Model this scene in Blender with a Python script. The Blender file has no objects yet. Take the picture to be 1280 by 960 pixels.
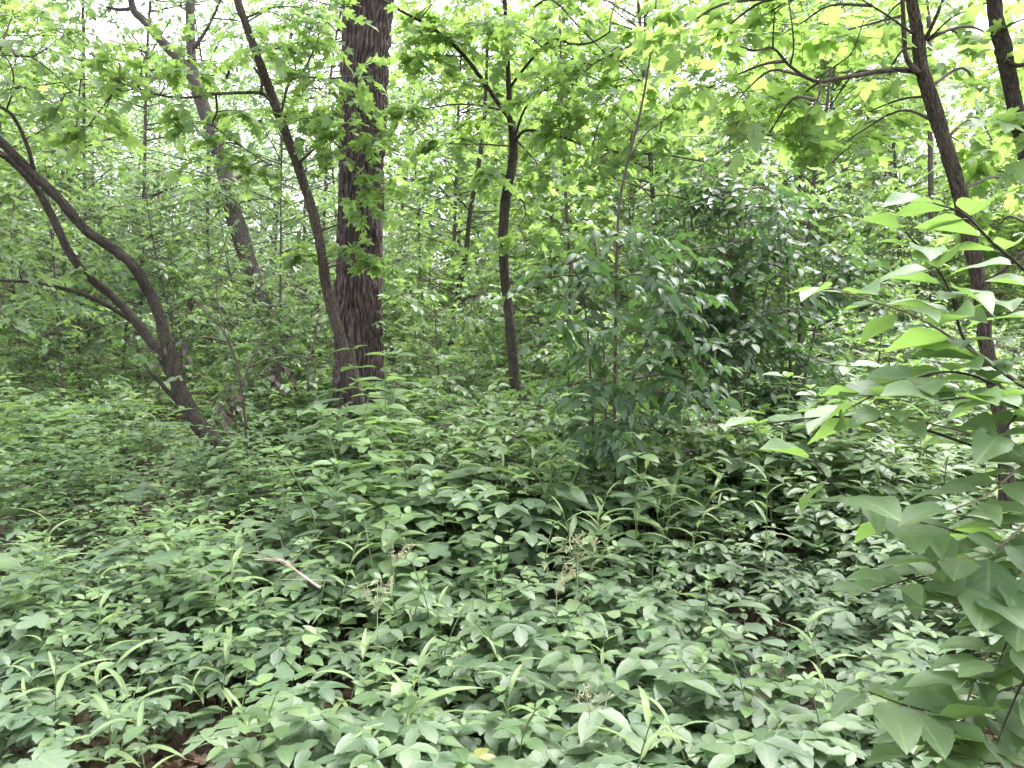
import bpy, math
import numpy as np
from mathutils import Matrix, Vector

# ------------------------------------------------------------------ camera, sky, sun, exposure
R = math.radians
SC = bpy.context.scene
COL = SC.collection
FPX, EYE, PITCH = 967.0, 1.55, R(4.7)          # focal length in photo pixels (1280 wide), eye height, downward pitch
cam_d = bpy.data.cameras.new('camera')
cam_d.sensor_width = 36.0
cam_d.lens = FPX / 1280 * 36.0
cam_d.clip_start, cam_d.clip_end = 0.05, 2000
cam = bpy.data.objects.new('camera', cam_d)
COL.objects.link(cam)
cam.location = (0, 0, EYE)
cam.rotation_euler = (R(90) - PITCH, 0, 0)
SC.camera = cam

SUN_EL, SUN_AZ = R(66), R(40)                   # azimuth clockwise from +Y
world = bpy.data.worlds.new('World')
SC.world = world
world.use_nodes = True
wn = world.node_tree
wn.nodes.clear()
sky = wn.nodes.new('ShaderNodeTexSky')
sky.sky_type = 'NISHITA'
sky.sun_disc = False
sky.sun_elevation = SUN_EL
sky.sun_rotation = SUN_AZ
sky.air_density, sky.dust_density, sky.ozone_density = 1.0, 4.0, 1.0
hsv = wn.nodes.new('ShaderNodeHueSaturation')   # overcast: the same sky seen through an even grey-white layer
hsv.inputs['Saturation'].default_value = 0.30
bg = wn.nodes.new('ShaderNodeBackground')
bg.inputs['Strength'].default_value = 0.15
wo = wn.nodes.new('ShaderNodeOutputWorld')
wn.links.new(sky.outputs[0], hsv.inputs['Color'])
wn.links.new(hsv.outputs[0], bg.inputs['Color'])
wn.links.new(bg.outputs[0], wo.inputs['Surface'])

sun_d = bpy.data.lights.new('sun', 'SUN')
sun_d.energy = 0.9
sun_d.angle = R(40)
sun_d.color = (1.0, 0.98, 0.96)
sun = bpy.data.objects.new('sun', sun_d)
COL.objects.link(sun)
sd = Vector((math.sin(SUN_AZ) * math.cos(SUN_EL), math.cos(SUN_AZ) * math.cos(SUN_EL), math.sin(SUN_EL)))
sun.rotation_euler = (-sd).to_track_quat('-Z', 'Y').to_euler()
sun.location = sd * 60

vs = SC.view_settings
vs.view_transform, vs.look, vs.gamma, vs.use_curve_mapping = 'Standard', 'None', 1.0, False
vs.exposure = 2.85
SC.cycles.use_denoising = True
SC.cycles.max_bounces = 6
SC.cycles.diffuse_bounces = 3
SC.cycles.use_adaptive_sampling = True
SC.cycles.adaptive_threshold = 0.03
SC.cycles.glossy_bounces = 2
SC.cycles.transmission_bounces = 4
SC.cycles.transparent_max_bounces = 4
SC.cycles.sample_clamp_indirect = 6.0

# ------------------------------------------------------------------ small maths
rng = np.random.default_rng(11)
CP, SP = math.cos(PITCH), math.sin(PITCH)


def at(px, py, d):
    """the place d metres ahead that is seen at photo pixel (px, py)"""
    u, v = (px - 640) / FPX, (480 - py) / FPX
    t = d / (CP + v * SP)
    return np.array([u * t, d, EYE + t * (-SP + v * CP)])


def project(P):
    P = np.atleast_2d(P)
    z = P[:, 2] - EYE
    dep = P[:, 1] * CP - z * SP
    dep_s = np.where(dep < 0.05, 0.05, dep)
    up = P[:, 1] * SP + z * CP
    return 640 + FPX * P[:, 0] / dep_s, 480 - FPX * up / dep_s, dep


def norm(a):
    return a / np.maximum(np.linalg.norm(a, axis=-1, keepdims=True), 1e-9)


_gr = rng.uniform(0, 7, (6, 3))


def gz(x, y):
    z = 0
    for i, (a, b, c) in enumerate(_gr):
        k = (0.25, 0.5, 0.9, 1.6, 2.3, 0.12)[i]
        z = z + (0.05, 0.03, 0.02, 0.012, 0.008, 0.06)[i] * np.sin(k * (x * math.cos(a) + y * math.sin(a)) + c)
    far = np.clip((y - 12) / 40, 0, 1)
    return z + 0.35 * far * far


def spline(pts, per=5):
    """Catmull-Rom through rows of pts (any number of columns)"""
    P = np.asarray(pts, float)
    P = np.vstack([2 * P[0] - P[1], P, 2 * P[-1] - P[-2]])
    out = []
    for i in range(1, len(P) - 2):
        t = np.linspace(0, 1, per, endpoint=False)[:, None]
        a, b, c, d = P[i - 1], P[i], P[i + 1], P[i + 2]
        out.append(0.5 * (2 * b + (c - a) * t + (2 * a - 5 * b + 4 * c - d) * t * t + (3 * b - a - 3 * c + d) * t ** 3))
    out.append(P[-2][None])
    return np.vstack(out)


class Geo:
    """collects triangles with one vector attribute per vertex, then becomes ONE mesh"""

    def __init__(self):
        self.v, self.t, self.a, self.n = [], [], [], 0

    def add(self, v, t, a):
        self.v.append(v); self.t.append(t + self.n); self.a.append(a); self.n += len(v)

    def mesh(self, name, mat, origin=(0, 0, 0)):
        v = np.vstack(self.v) - np.asarray(origin)
        t = np.vstack(self.t).astype(np.int32)
        a = np.vstack(self.a)
        me = bpy.data.meshes.new(name)
        me.vertices.add(len(v)); me.vertices.foreach_set('co', v.astype(np.float32).ravel())
        me.loops.add(t.size); me.loops.foreach_set('vertex_index', t.ravel())
        me.polygons.add(len(t)); me.polygons.foreach_set('loop_start', np.arange(0, t.size, 3, dtype=np.int32))
        at_ = me.attributes.new('co3', 'FLOAT_VECTOR', 'POINT')
        at_.data.foreach_set('vector', a.astype(np.float32).ravel())
        me.materials.append(mat)
        me.update(calc_edges=True)
        return me

    def obj(self, name, mat, parent=None, origin=(0, 0, 0)):
        o = bpy.data.objects.new(name, self.mesh(name, mat, origin))
        COL.objects.link(o)
        if parent is not None:
            o.parent = parent
        return o


def tag(o, label=None, cat=None, group=None, kind=None):
    if label: o['label'] = label
    if cat: o['category'] = cat
    if group: o['group'] = group
    if kind: o['kind'] = kind
    return o


def empty(name, loc, label=None, cat=None, group=None):
    o = bpy.data.objects.new(name, None)
    o.empty_display_size = 0.1
    COL.objects.link(o)
    o.location = [float(c) for c in loc]
    return tag(o, label, cat, group)


def wrapnoise(nt, nz, T, Z):
    """smooth value noise, periodic in T (0..1), Z in cells"""
    g = rng.random((nt, nz + 2))
    a = (T % 1.0) * nt
    i0 = np.floor(a).astype(int); fa = a - i0; fa = fa * fa * (3 - 2 * fa)
    z = np.clip(Z, 0, nz); j0 = np.minimum(np.floor(z).astype(int), nz); fz = z - j0; fz = fz * fz * (3 - 2 * fz)
    i1 = (i0 + 1) % nt; i0 = i0 % nt; j1 = j0 + 1
    return (g[i0, j0] * (1 - fa) + g[i1, j0] * fa) * (1 - fz) + (g[i0, j1] * (1 - fa) + g[i1, j1] * fa) * fz


def tube(path, rad, sides=8, lump=0.0, furrow=None):
    path = np.asarray(path, float); rad = np.asarray(rad, float)
    n = len(path)
    tan = norm(np.gradient(path, axis=0))
    ref = np.array([0.0, 1.0, 0.0]) if abs(tan[0, 1]) < 0.9 else np.array([1.0, 0, 0])
    X = norm(ref - tan * (tan @ ref)[:, None])
    Y = np.cross(tan, X)
    th = np.linspace(0, 2 * np.pi, sides, endpoint=False)
    s = np.concatenate([[0], np.cumsum(np.linalg.norm(np.diff(path, axis=0), axis=1))])
    TT, SS = np.meshgrid(th / (2 * np.pi), s)
    r = np.repeat(rad[:, None], sides, 1)
    if lump:
        nz = max(2, int(s[-1] / (4 * rad.mean())) + 1)
        r = r * (1 + lump * (wrapnoise(5, nz, TT, SS / s[-1] * nz) - 0.5) * 2)
    if furrow is not None:
        r = r + furrow(TT, SS)
    V = path[:, None] + r[..., None] * (np.cos(th)[None, :, None] * X[:, None] + np.sin(th)[None, :, None] * Y[:, None])
    i, j = np.meshgrid(np.arange(n - 1), np.arange(sides), indexing='ij')
    a = i * sides + j; b = i * sides + (j + 1) % sides; c = a + sides; d = b + sides
    t = np.stack([np.stack([a, b, d], -1), np.stack([a, d, c], -1)], 2).reshape(-1, 3)
    A = np.stack([np.cos(th)[None] * r, np.sin(th)[None] * r, SS + path[0, 2] * 0], -1).reshape(-1, 3)
    V = V.reshape(-1, 3)
    cap = len(V)
    V = np.vstack([V, path[-1] + tan[-1] * rad[-1] * 0.6, path[0]])
    A = np.vstack([A, [0, 0, s[-1]], [0, 0, 0]])
    jj = np.arange(sides)
    t = np.vstack([t, np.stack([(n - 1) * sides + jj, (n - 1) * sides + (jj + 1) % sides, np.full(sides, cap)], -1),
                   np.stack([(jj + 1) % sides, jj, np.full(sides, cap + 1)], -1)])
    return V, t, A


def sticks(A, B, ra, rb):
    """many thin three-sided sticks from A to B"""
    A = np.atleast_2d(A); B = np.atleast_2d(B); n = len(A)
    ra = np.broadcast_to(ra, (n,)); rb = np.broadcast_to(rb, (n,))
    t = norm(B - A)
    ref = np.where(np.abs(t[:, 2:3]) < 0.9, np.array([[0, 0, 1.0]]), np.array([[1.0, 0, 0]]))
    X = norm(np.cross(t, ref)); Y = np.cross(t, X)
    vs_ = []
    for P, r in ((A, ra), (B, rb)):
        for k in range(3):
            c, s_ = math.cos(k * 2.0944), math.sin(k * 2.0944)
            vs_.append(P + r[:, None] * (c * X + s_ * Y))
    V = np.stack(vs_, 1)
    tri = np.array([[0, 1, 4], [0, 4, 3], [1, 2, 5], [1, 5, 4], [2, 0, 3], [2, 3, 5]])
    T = (tri[None] + (np.arange(n) * 6)[:, None, None]).reshape(-1, 3)
    V = V.reshape(-1, 3)
    return V, T, V * 1.0


# ------------------------------------------------------------------ leaf outlines (x across, y along, z up), unit length
def grid_leaf(nseg, ncol, width, pa=0.55, pb=0.85, fold=0.25, curl=0.25, wave=0.0, seed=0, serr=0.0, base=0.004):
    r = np.random.default_rng(seed)
    y = np.linspace(0, 1, nseg + 1)
    p = y ** pa * (1 - y) ** pb
    ym = pa / (pa + pb)
    w = np.maximum(width * p / (ym ** pa * (1 - ym) ** pb), base)
    w[-1] = 0.002
    if serr:
        w[1:-1] *= 1 + serr * np.where(np.arange(1, nseg) % 2 == 0, 1, -1)
    cx = np.linspace(-1, 1, 2 * ncol + 1)
    Yg, Cg = np.meshgrid(y, cx, indexing='ij')
    X = Cg * w[:, None]
    ph = r.uniform(0, 6.28, 3)
    side = 0.03 * np.sin(3 * Yg + ph[0])
    Z = fold * np.abs(X) ** 1.0 - curl * Yg ** 2 + 0.12 * curl * Yg
    if wave:
        Z = Z + wave * np.abs(Cg) ** 2 * np.sin(9 * Yg + ph[1] + np.where(Cg > 0, 0, 1.6)) * (w[:, None] / width)
    V = np.stack([X + side * Yg, Yg - 0.2 * curl * Yg ** 3, Z], -1).reshape(-1, 3)
    nc = 2 * ncol + 1
    i, j = np.meshgrid(np.arange(nseg), np.arange(nc - 1), indexing='ij')
    a = i * nc + j; b = a + 1; c = a + nc; d = c + 1
    t = np.stack([np.stack([a, b, d], -1), np.stack([a, d, c], -1)], 2).reshape(-1, 3)
    UV = np.stack([Yg, X / width], -1).reshape(-1, 2)
    return V, t, UV


def fan_leaf(right, centre=(0, 0.32), droop=0.35, fold=0.18):
    r = [(0.0, 0.0)] + right + [(0.0, 1.0)] + [(-x, y) for x, y in reversed(right)]
    P = np.array([centre] + r)
    d = np.hypot(P[:, 0] - centre[0], P[:, 1] - centre[1])
    Z = fold * np.abs(P[:, 0]) - droop * d ** 2
    V = np.column_stack([P, Z])
    n = len(r)
    k = np.arange(n)
    t = np.column_stack([np.zeros(n, int), 1 + (k + 1) % n, 1 + k])[:, [0, 2, 1]]
    UV = np.column_stack([P[:, 1], P[:, 0] * 1.6])
    return V, t, UV


def merge_leaf(parts):
    vs_, ts, us, n = [], [], [], 0
    for V, t, U in parts:
        vs_.append(V); ts.append(t + n); us.append(U); n += len(V)
    return np.vstack(vs_), np.vstack(ts), np.vstack(us)


def turn_leaf(L, ang, size, tilt=0.0, off=(0, 0, 0)):
    V, t, U = L
    V = V * size
    c, s = math.cos(tilt), math.sin(tilt)
    V = np.column_stack([V[:, 0], V[:, 1] * c - V[:, 2] * s, V[:, 1] * s + V[:, 2] * c])
    c, s = math.cos(ang), math.sin(ang)
    V = np.column_stack([V[:, 0] * c + V[:, 1] * s, -V[:, 0] * s + V[:, 1] * c, V[:, 2]]) + np.array(off)
    return V, t, U


maple_r = [(0.10, -0.05), (0.30, -0.10), (0.33, 0.03), (0.50, 0.08), (0.34, 0.20), (0.40, 0.30), (0.60, 0.46), (0.52, 0.50),
           (0.53, 0.62), (0.36, 0.53), (0.20, 0.50), (0.24, 0.68), (0.17, 0.74), (0.10, 0.88)]
maple_lo = [(0.28, -0.08), (0.48, 0.08), (0.30, 0.22), (0.58, 0.52), (0.20, 0.50), (0.20, 0.76)]
lobed_r = [(0.16, -0.12), (0.36, -0.08), (0.50, 0.06), (0.46, 0.20), (0.36, 0.26), (0.56, 0.38), (0.60, 0.54), (0.48, 0.62),
           (0.24, 0.56), (0.28, 0.74), (0.20, 0.90)]
L_MAPLE = fan_leaf(maple_r)
L_MAPLE2 = fan_leaf(maple_lo, droop=0.25)
L_LOBED = fan_leaf(lobed_r, droop=0.12, fold=0.06)
L_OVATE = grid_leaf(4, 1, 0.26, fold=0.28, curl=0.16)
L_OVATE_LO = grid_leaf(2, 1, 0.27, fold=0.3, curl=0.2)
L_HEART = grid_leaf(4, 1, 0.38, pa=0.38, pb=0.8, fold=0.12, curl=0.12)
L_LANCE = grid_leaf(6, 1, 0.055, pa=0.5, pb=0.9, fold=0.5, curl=0.35)
L_LANCE2 = grid_leaf(6, 1, 0.062, pa=0.6, pb=0.9, fold=0.4, curl=0.55, seed=3)
L_BLADE = grid_leaf(7, 1, 0.028, pa=0.25, pb=0.7, fold=0.6, curl=0.8, seed=5)
L_BIG = [grid_leaf(16, 3, 0.25 + 0.025 * k, pa=0.60 + 0.04 * k, pb=1.05, fold=(0.45, 0.2, 0.6, 0.1)[k], curl=(0.15, 0.32, 0.08, 0.22)[k],
                   wave=0.036, seed=k, serr=0.02) for k in range(4)]
L_DROOP = [grid_leaf(8, 1, 0.19 + 0.03 * k, pa=0.6, pb=1.05, fold=0.35, curl=0.3, seed=20 + k) for k in range(2)]
L_DIAM = (np.array([[0, 0, 0], [0.27, 0.42, 0.05], [0, 1, -0.12], [-0.27, 0.42, 0.05]]), np.array([[0, 1, 2], [0, 2, 3]]),
          np.array([[0, 0], [0.4, 1], [1, 0], [0.4, -1.0]]))
_lf = grid_leaf(8, 1, 0.225, pa=0.9, pb=0.8, fold=0.22, curl=0.16, serr=0.11)
L_PALM = [merge_leaf([turn_leaf(_lf, R(a + np.random.default_rng(k).uniform(-7, 7)), s, R(-6 * (abs(a) > 50) - 4))
                      for a, s in zip((-112, -56, 0, 56, 112), (0.72, 0.93, 1.0, 0.93, 0.72))]) for k in range(2)]
L_PALM3 = merge_leaf([turn_leaf(L_OVATE, R(a), s, R(-5)) for a, s in zip((-82, 0, 82), (0.85, 1.0, 0.85))])
_lf2 = grid_leaf(2, 1, 0.235, pa=0.9, pb=0.8, fold=0.22, curl=0.16)
L_PALM_LO = merge_leaf([turn_leaf(_lf2, R(a), s, R(-6)) for a, s in zip((-110, -56, 0, 56, 110), (0.72, 0.93, 1.0, 0.93, 0.72))])


def put(geo, L, P, F, N, S, rnd=None):
    """lay leaf outline L at points P, pointing along F, facing N, of length S"""
    V, t, U = L
    n = len(P)
    if n == 0:
        return
    F = norm(F); X = norm(np.cross(F, N)); Z = np.cross(X, F)
    S = np.broadcast_to(np.asarray(S, float), (n,))
    if rnd is None:
        rnd = rng.random(n)
    W = P[:, None] + S[:, None, None] * (V[None, :, 0:1] * X[:, None] + V[None, :, 1:2] * F[:, None] + V[None, :, 2:3] * Z[:, None])
    T = (t[None] + (np.arange(n) * len(V))[:, None, None]).reshape(-1, 3)
    A = np.concatenate([np.broadcast_to(U[None], (n, len(V), 2)), np.broadcast_to(rnd[:, None, None], (n, len(V), 1))], 2)
    geo.add(W.reshape(-1, 3), T, A.reshape(-1, 3))


def leaf_matrix(p, f, n, s):
    f = Vector(f).normalized(); x = f.cross(Vector(n)).normalized(); z = x.cross(f)
    M = Matrix.Identity(4)
    for r in range(3):
        M[r][0], M[r][1], M[r][2], M[r][3] = x[r] * s, f[r] * s, z[r] * s, float(p[r])
    return M


def leaf_mesh(name, L, mat):
    g = Geo()
    g.add(L[0], L[1], np.column_stack([L[2], np.full(len(L[0]), 0.5)]))
    return g.mesh(name, mat)


def spray_frames(base, dirs, length, k, size, droop=0.25, jit=0.35, spread=0.9, up=0.0):
    """leaf places along twigs: returns P, F, N, S and the twig ends"""
    n = len(base)
    dirs = norm(dirs)
    j = np.arange(k)
    t = (j + 1.0) / k
    L = np.broadcast_to(np.asarray(length, float), (n,))[:, None, None]
    P = base[:, None] + dirs[:, None] * (t[None, :, None] * L)
    P[..., 2] -= droop * (t[None, :] ** 2) * L[..., 0]
    side = norm(np.cross(dirs, np.array([0, 0, 1.0])))
    sgn = np.where(j % 2 == 0, 1.0, -1.0)
    ang = spread * np.where(j == k - 1, 0.15, 1.0) * (1 + 0.3 * rng.standard_normal((n, k)))
    F = dirs[:, None] * np.cos(ang)[..., None] + side[:, None] * (np.sin(ang) * sgn[None])[..., None]
    F[..., 2] -= droop * (0.6 + rng.random((n, k)))
    F = F + 0.12 * rng.standard_normal(F.shape)
    N = np.array([0, 0, 1.0]) + jit * rng.standard_normal((n, k, 3))
    S = size * rng.uniform(0.6, 1.15, (n, k))
    ends = P[:, -1]
    return P.reshape(-1, 3), F.reshape(-1, 3), N.reshape(-1, 3), S.reshape(-1), ends


# ------------------------------------------------------------------ materials
def nodes(name):
    m = bpy.data.materials.new(name)
    m.use_nodes = True
    nt = m.node_tree
    nt.nodes.clear()
    return m, nt, nt.nodes.new, nt.links.new


def math_node(N, L, op, a, b=None):
    n = N('ShaderNodeMath'); n.operation = op
    for i, x in enumerate((a, b)):
        if x is None: continue
        if isinstance(x, (int, float)): n.inputs[i].default_value = x
        else: L(x, n.inputs[i])
    return n.outputs[0]


def mix_node(N, L, f, a, b, kind='MIX'):
    n = N('ShaderNodeMix'); n.data_type = 'RGBA'; n.blend_type = kind
    if isinstance(f, (int, float)): n.inputs[0].default_value = f
    else: L(f, n.inputs[0])
    for i, x in ((6, a), (7, b)):
        if isinstance(x, tuple): n.inputs[i].default_value = (*x, 1)
        else: L(x, n.inputs[i])
    return n.outputs[2]


def leaf_mat(name, c1, c2, tr, rough=0.42, fac=0.42, vein=0.5, spec=0.5, nveins=7.0, tired=True):
    m, nt, N, L = nodes(name)
    a = N('ShaderNodeAttribute'); a.attribute_name = 'co3'
    s = N('ShaderNodeSeparateXYZ'); L(a.outputs['Vector'], s.inputs[0])
    oi = N('ShaderNodeObjectInfo')
    rnd = math_node(N, L, 'FRACT', math_node(N, L, 'ADD', s.outputs[2], oi.outputs['Random']))
    av = math_node(N, L, 'ABSOLUTE', s.outputs[1])
    # side veins run from the midrib forward to the edge
    ph = math_node(N, L, 'SUBTRACT', math_node(N, L, 'MULTIPLY', s.outputs[0], nveins), math_node(N, L, 'MULTIPLY', av, nveins * 0.28))
    saw = math_node(N, L, 'ABSOLUTE', math_node(N, L, 'SUBTRACT', math_node(N, L, 'FRACT', ph), 0.5))
    sv = math_node(N, L, 'LESS_THAN', saw, 0.06)
    mr = math_node(N, L, 'LESS_THAN', av, 0.05)
    vn = math_node(N, L, 'MAXIMUM', math_node(N, L, 'MULTIPLY', sv, 0.6), mr)
    tc = N('ShaderNodeTexCoord')
    nz = N('ShaderNodeTexNoise'); nz.inputs['Scale'].default_value = 9.0
    L(a.outputs['Vector'], nz.inputs['Vector'])
    col = mix_node(N, L, rnd, c1, c2)
    br = math_node(N, L, 'ADD', math_node(N, L, 'MULTIPLY', nz.outputs[0], 0.5), 0.75)
    col = mix_node(N, L, 1.0, col, br, 'MULTIPLY')
    if tired:
        col = mix_node(N, L, math_node(N, L, 'GREATER_THAN', rnd, 0.998), col, (0.19, 0.20, 0.06))
        n9 = N('ShaderNodeTexNoise'); n9.inputs['Scale'].default_value = 60.0
        L(tc.outputs['Object'], n9.inputs['Vector'])
        col = mix_node(N, L, math_node(N, L, 'MULTIPLY', math_node(N, L, 'GREATER_THAN', n9.outputs[0], 0.68), 0.6), col, (0.13, 0.10, 0.05))
    pale = mix_node(N, L, 0.5, col, (0.30, 0.38, 0.16))
    col = mix_node(N, L, math_node(N, L, 'MULTIPLY', vn, vein), col, pale)
    trc = mix_node(N, L, rnd, tuple(x * 0.8 for x in tr), tuple(min(1, x * 1.15) for x in tr))
    trc = mix_node(N, L, math_node(N, L, 'MULTIPLY', vn, vein * 0.7), trc, tuple(x * 0.45 for x in tr))
    b = N('ShaderNodeBsdfPrincipled')
    L(col, b.inputs['Base Color'])
    b.inputs['Roughness'].default_value = rough
    b.inputs['Specular IOR Level'].default_value = spec
    bp = N('ShaderNodeBump'); bp.inputs['Strength'].default_value = 0.2; bp.inputs['Distance'].default_value = 0.003
    L(math_node(N, L, 'ADD', math_node(N, L, 'MULTIPLY', saw, 1.0), math_node(N, L, 'MULTIPLY', nz.outputs[0], 0.6)), bp.inputs['Height'])
    if vein > 0.3:
        L(bp.outputs[0], b.inputs['Normal'])
    t = N('ShaderNodeBsdfTranslucent'); L(trc, t.inputs['Color'])
    mx = N('ShaderNodeMixShader'); mx.inputs[0].default_value = fac
    L(b.outputs[0], mx.inputs[1]); L(t.outputs[0], mx.inputs[2])
    o = N('ShaderNodeOutputMaterial'); L(mx.outputs[0], o.inputs['Surface'])
    return m


def bark_mat(name, c1, c2, c3, ridge=60.0, along=9.0, bump=0.6, moss=0.15, dist=0.012):
    m, nt, N, L = nodes(name)
    a = N('ShaderNodeAttribute'); a.attribute_name = 'co3'
    mp = N('ShaderNodeMapping'); mp.inputs['Scale'].default_value = (ridge, ridge, along)
    L(a.outputs['Vector'], mp.inputs[0])
    n1 = N('ShaderNodeTexNoise'); n1.inputs['Scale'].default_value = 1.0; n1.inputs['Detail'].default_value = 6; n1.inputs['Roughness'].default_value = 0.65
    L(mp.outputs[0], n1.inputs['Vector'])
    n2 = N('ShaderNodeTexNoise'); n2.inputs['Scale'].default_value = 5.0; n2.inputs['Detail'].default_value = 4
    L(a.outputs['Vector'], n2.inputs['Vector'])
    n3 = N('ShaderNodeTexNoise'); n3.inputs['Scale'].default_value = 55.0; n3.inputs['Detail'].default_value = 3
    L(a.outputs['Vector'], n3.inputs['Vector'])
    cr = N('ShaderNodeValToRGB')
    cr.color_ramp.elements[0].position, cr.color_ramp.elements[0].color = 0.40, (*c1, 1)
    cr.color_ramp.elements[1].position, cr.color_ramp.elements[1].color = 0.62, (*c2, 1)
    L(n1.outputs[0], cr.inputs[0])
    sp = N('ShaderNodeMapRange'); sp.inputs[1].default_value, sp.inputs[2].default_value = 0.5, 0.72
    L(n2.outputs[0], sp.inputs[0])
    col = mix_node(N, L, math_node(N, L, 'MULTIPLY', sp.outputs[0], 0.7), cr.outputs[0], c3)
    ms = N('ShaderNodeMapRange'); ms.inputs[1].default_value, ms.inputs[2].default_value = 0.55, 0.75
    L(n3.outputs[0], ms.inputs[0])
    col = mix_node(N, L, math_node(N, L, 'MULTIPLY', ms.outputs[0], moss), col, (0.10, 0.14, 0.05))
    b = N('ShaderNodeBsdfPrincipled')
    L(col, b.inputs['Base Color'])
    b.inputs['Roughness'].default_value = 0.85
    b.inputs['Specular IOR Level'].default_value = 0.3
    bp = N('ShaderNodeBump'); bp.inputs['Strength'].default_value = bump; bp.inputs['Distance'].default_value = dist
    L(n1.outputs[0], bp.inputs['Height']); L(bp.outputs[0], b.inputs['Normal'])
    o = N('ShaderNodeOutputMaterial'); L(b.outputs[0], o.inputs['Surface'])
    return m


def plain_mat(name, c1, c2, rough=0.7, scale=25.0):
    m, nt, N, L = nodes(name)
    tc = N('ShaderNodeTexCoord')
    n1 = N('ShaderNodeTexNoise'); n1.inputs['Scale'].default_value = scale; n1.inputs['Detail'].default_value = 5
    L(tc.outputs['Object'], n1.inputs['Vector'])
    a = N('ShaderNodeAttribute'); a.attribute_name = 'co3'
    cr = N('ShaderNodeValToRGB')
    cr.color_ramp.elements[0].position, cr.color_ramp.elements[0].color = 0.3, (*c1, 1)
    cr.color_ramp.elements[1].position, cr.color_ramp.elements[1].color = 0.7, (*c2, 1)
    L(n1.outputs[0], cr.inputs[0])
    b = N('ShaderNodeBsdfPrincipled'); L(cr.outputs[0], b.inputs['Base Color'])
    b.inputs['Roughness'].default_value = rough
    bp = N('ShaderNodeBump'); bp.inputs['Strength'].default_value = 0.5; bp.inputs['Distance'].default_value = 0.02
    L(n1.outputs[0], bp.inputs['Height']); L(bp.outputs[0], b.inputs['Normal'])
    o = N('ShaderNodeOutputMaterial'); L(b.outputs[0], o.inputs['Surface'])
    return m


M_CREEP = leaf_mat('creeper_leaf', (0.040, 0.082, 0.040), (0.115, 0.168, 0.088), (0.20, 0.35, 0.10), rough=0.44, fac=0.30, spec=0.62)
M_BROAD = leaf_mat('herb_leaf', (0.056, 0.112, 0.044), (0.138, 0.205, 0.080), (0.26, 0.42, 0.10), rough=0.45, fac=0.34, spec=0.6)
M_LOBED = leaf_mat('lobed_leaf', (0.062, 0.108, 0.062), (0.120, 0.170, 0.105), (0.21, 0.35, 0.12), rough=0.48, fac=0.30, spec=0.55)
M_LANCE = leaf_mat('lance_leaf', (0.120, 0.185, 0.075), (0.185, 0.255, 0.105), (0.33, 0.46, 0.14), rough=0.48, fac=0.36, nveins=3.0)
M_BIG = leaf_mat('big_leaf', (0.058, 0.110, 0.046), (0.120, 0.185, 0.082), (0.26, 0.44, 0.09), rough=0.48, fac=0.36, vein=0.8, spec=0.5)
M_MAPLE = leaf_mat('maple_leaf', (0.064, 0.125, 0.044), (0.108, 0.172, 0.060), (0.37, 0.56, 0.13), rough=0.45, fac=0.49, vein=0.35)
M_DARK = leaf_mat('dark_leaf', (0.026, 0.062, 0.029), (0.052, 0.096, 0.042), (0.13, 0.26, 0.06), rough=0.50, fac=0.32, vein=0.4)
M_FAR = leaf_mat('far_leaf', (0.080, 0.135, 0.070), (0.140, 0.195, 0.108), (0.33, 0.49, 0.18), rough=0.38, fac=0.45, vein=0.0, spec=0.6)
M_SHRUB = leaf_mat('shrub_leaf', (0.060, 0.112, 0.050), (0.115, 0.172, 0.078), (0.29, 0.45, 0.12), rough=0.42, fac=0.40, vein=0.0, spec=0.55)
M_DEAD = leaf_mat('dead_leaf', (0.050, 0.028, 0.019), (0.125, 0.078, 0.052), (0.08, 0.04, 0.02), rough=0.7, fac=0.15, vein=0.4, spec=0.25, tired=False)
M_WILT = leaf_mat('wilted_leaf', (0.040, 0.026, 0.024), (0.075, 0.050, 0.040), (0.06, 0.03, 0.02), rough=0.6, fac=0.15, vein=0.0, tired=False)
M_OAK = bark_mat('oak_bark', (0.022, 0.015, 0.014), (0.150, 0.108, 0.104), (0.075, 0.054, 0.052), ridge=44, along=8, bump=1.0, moss=0.08, dist=0.03)
M_BARK = bark_mat('smooth_bark', (0.014, 0.010, 0.008), (0.066, 0.048, 0.040), (0.075, 0.072, 0.055), ridge=95, along=24, bump=1.0, moss=0.35, dist=0.02)
M_BARK2 = bark_mat('rough_bark', (0.018, 0.013, 0.010), (0.130, 0.098, 0.078), (0.090, 0.078, 0.062), ridge=110, along=26, bump=1.0, moss=0.25, dist=0.025)
M_FARBARK = bark_mat('far_bark', (0.040, 0.032, 0.031), (0.150, 0.122, 0.115), (0.09, 0.078, 0.074), ridge=60, along=14, bump=0.8, moss=0.1, dist=0.02)
M_TWIG = plain_mat('twig', (0.040, 0.030, 0.025), (0.085, 0.062, 0.048), 0.8)
M_STEM = plain_mat('green_stem', (0.09, 0.14, 0.05), (0.14, 0.19, 0.07), 0.6)
M_REDSTEM = plain_mat('reddish_stem', (0.10, 0.075, 0.045), (0.14, 0.13, 0.06), 0.6)
M_DRY = plain_mat('dry_twig', (0.24, 0.19, 0.15), (0.38, 0.32, 0.27), 0.8)
M_UMB = plain_mat('pale_flower', (0.20, 0.20, 0.10), (0.36, 0.33, 0.20), 0.8)
M_SOIL = plain_mat('soil', (0.025, 0.016, 0.011), (0.065, 0.042, 0.029), 0.95, 9.0)

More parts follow.
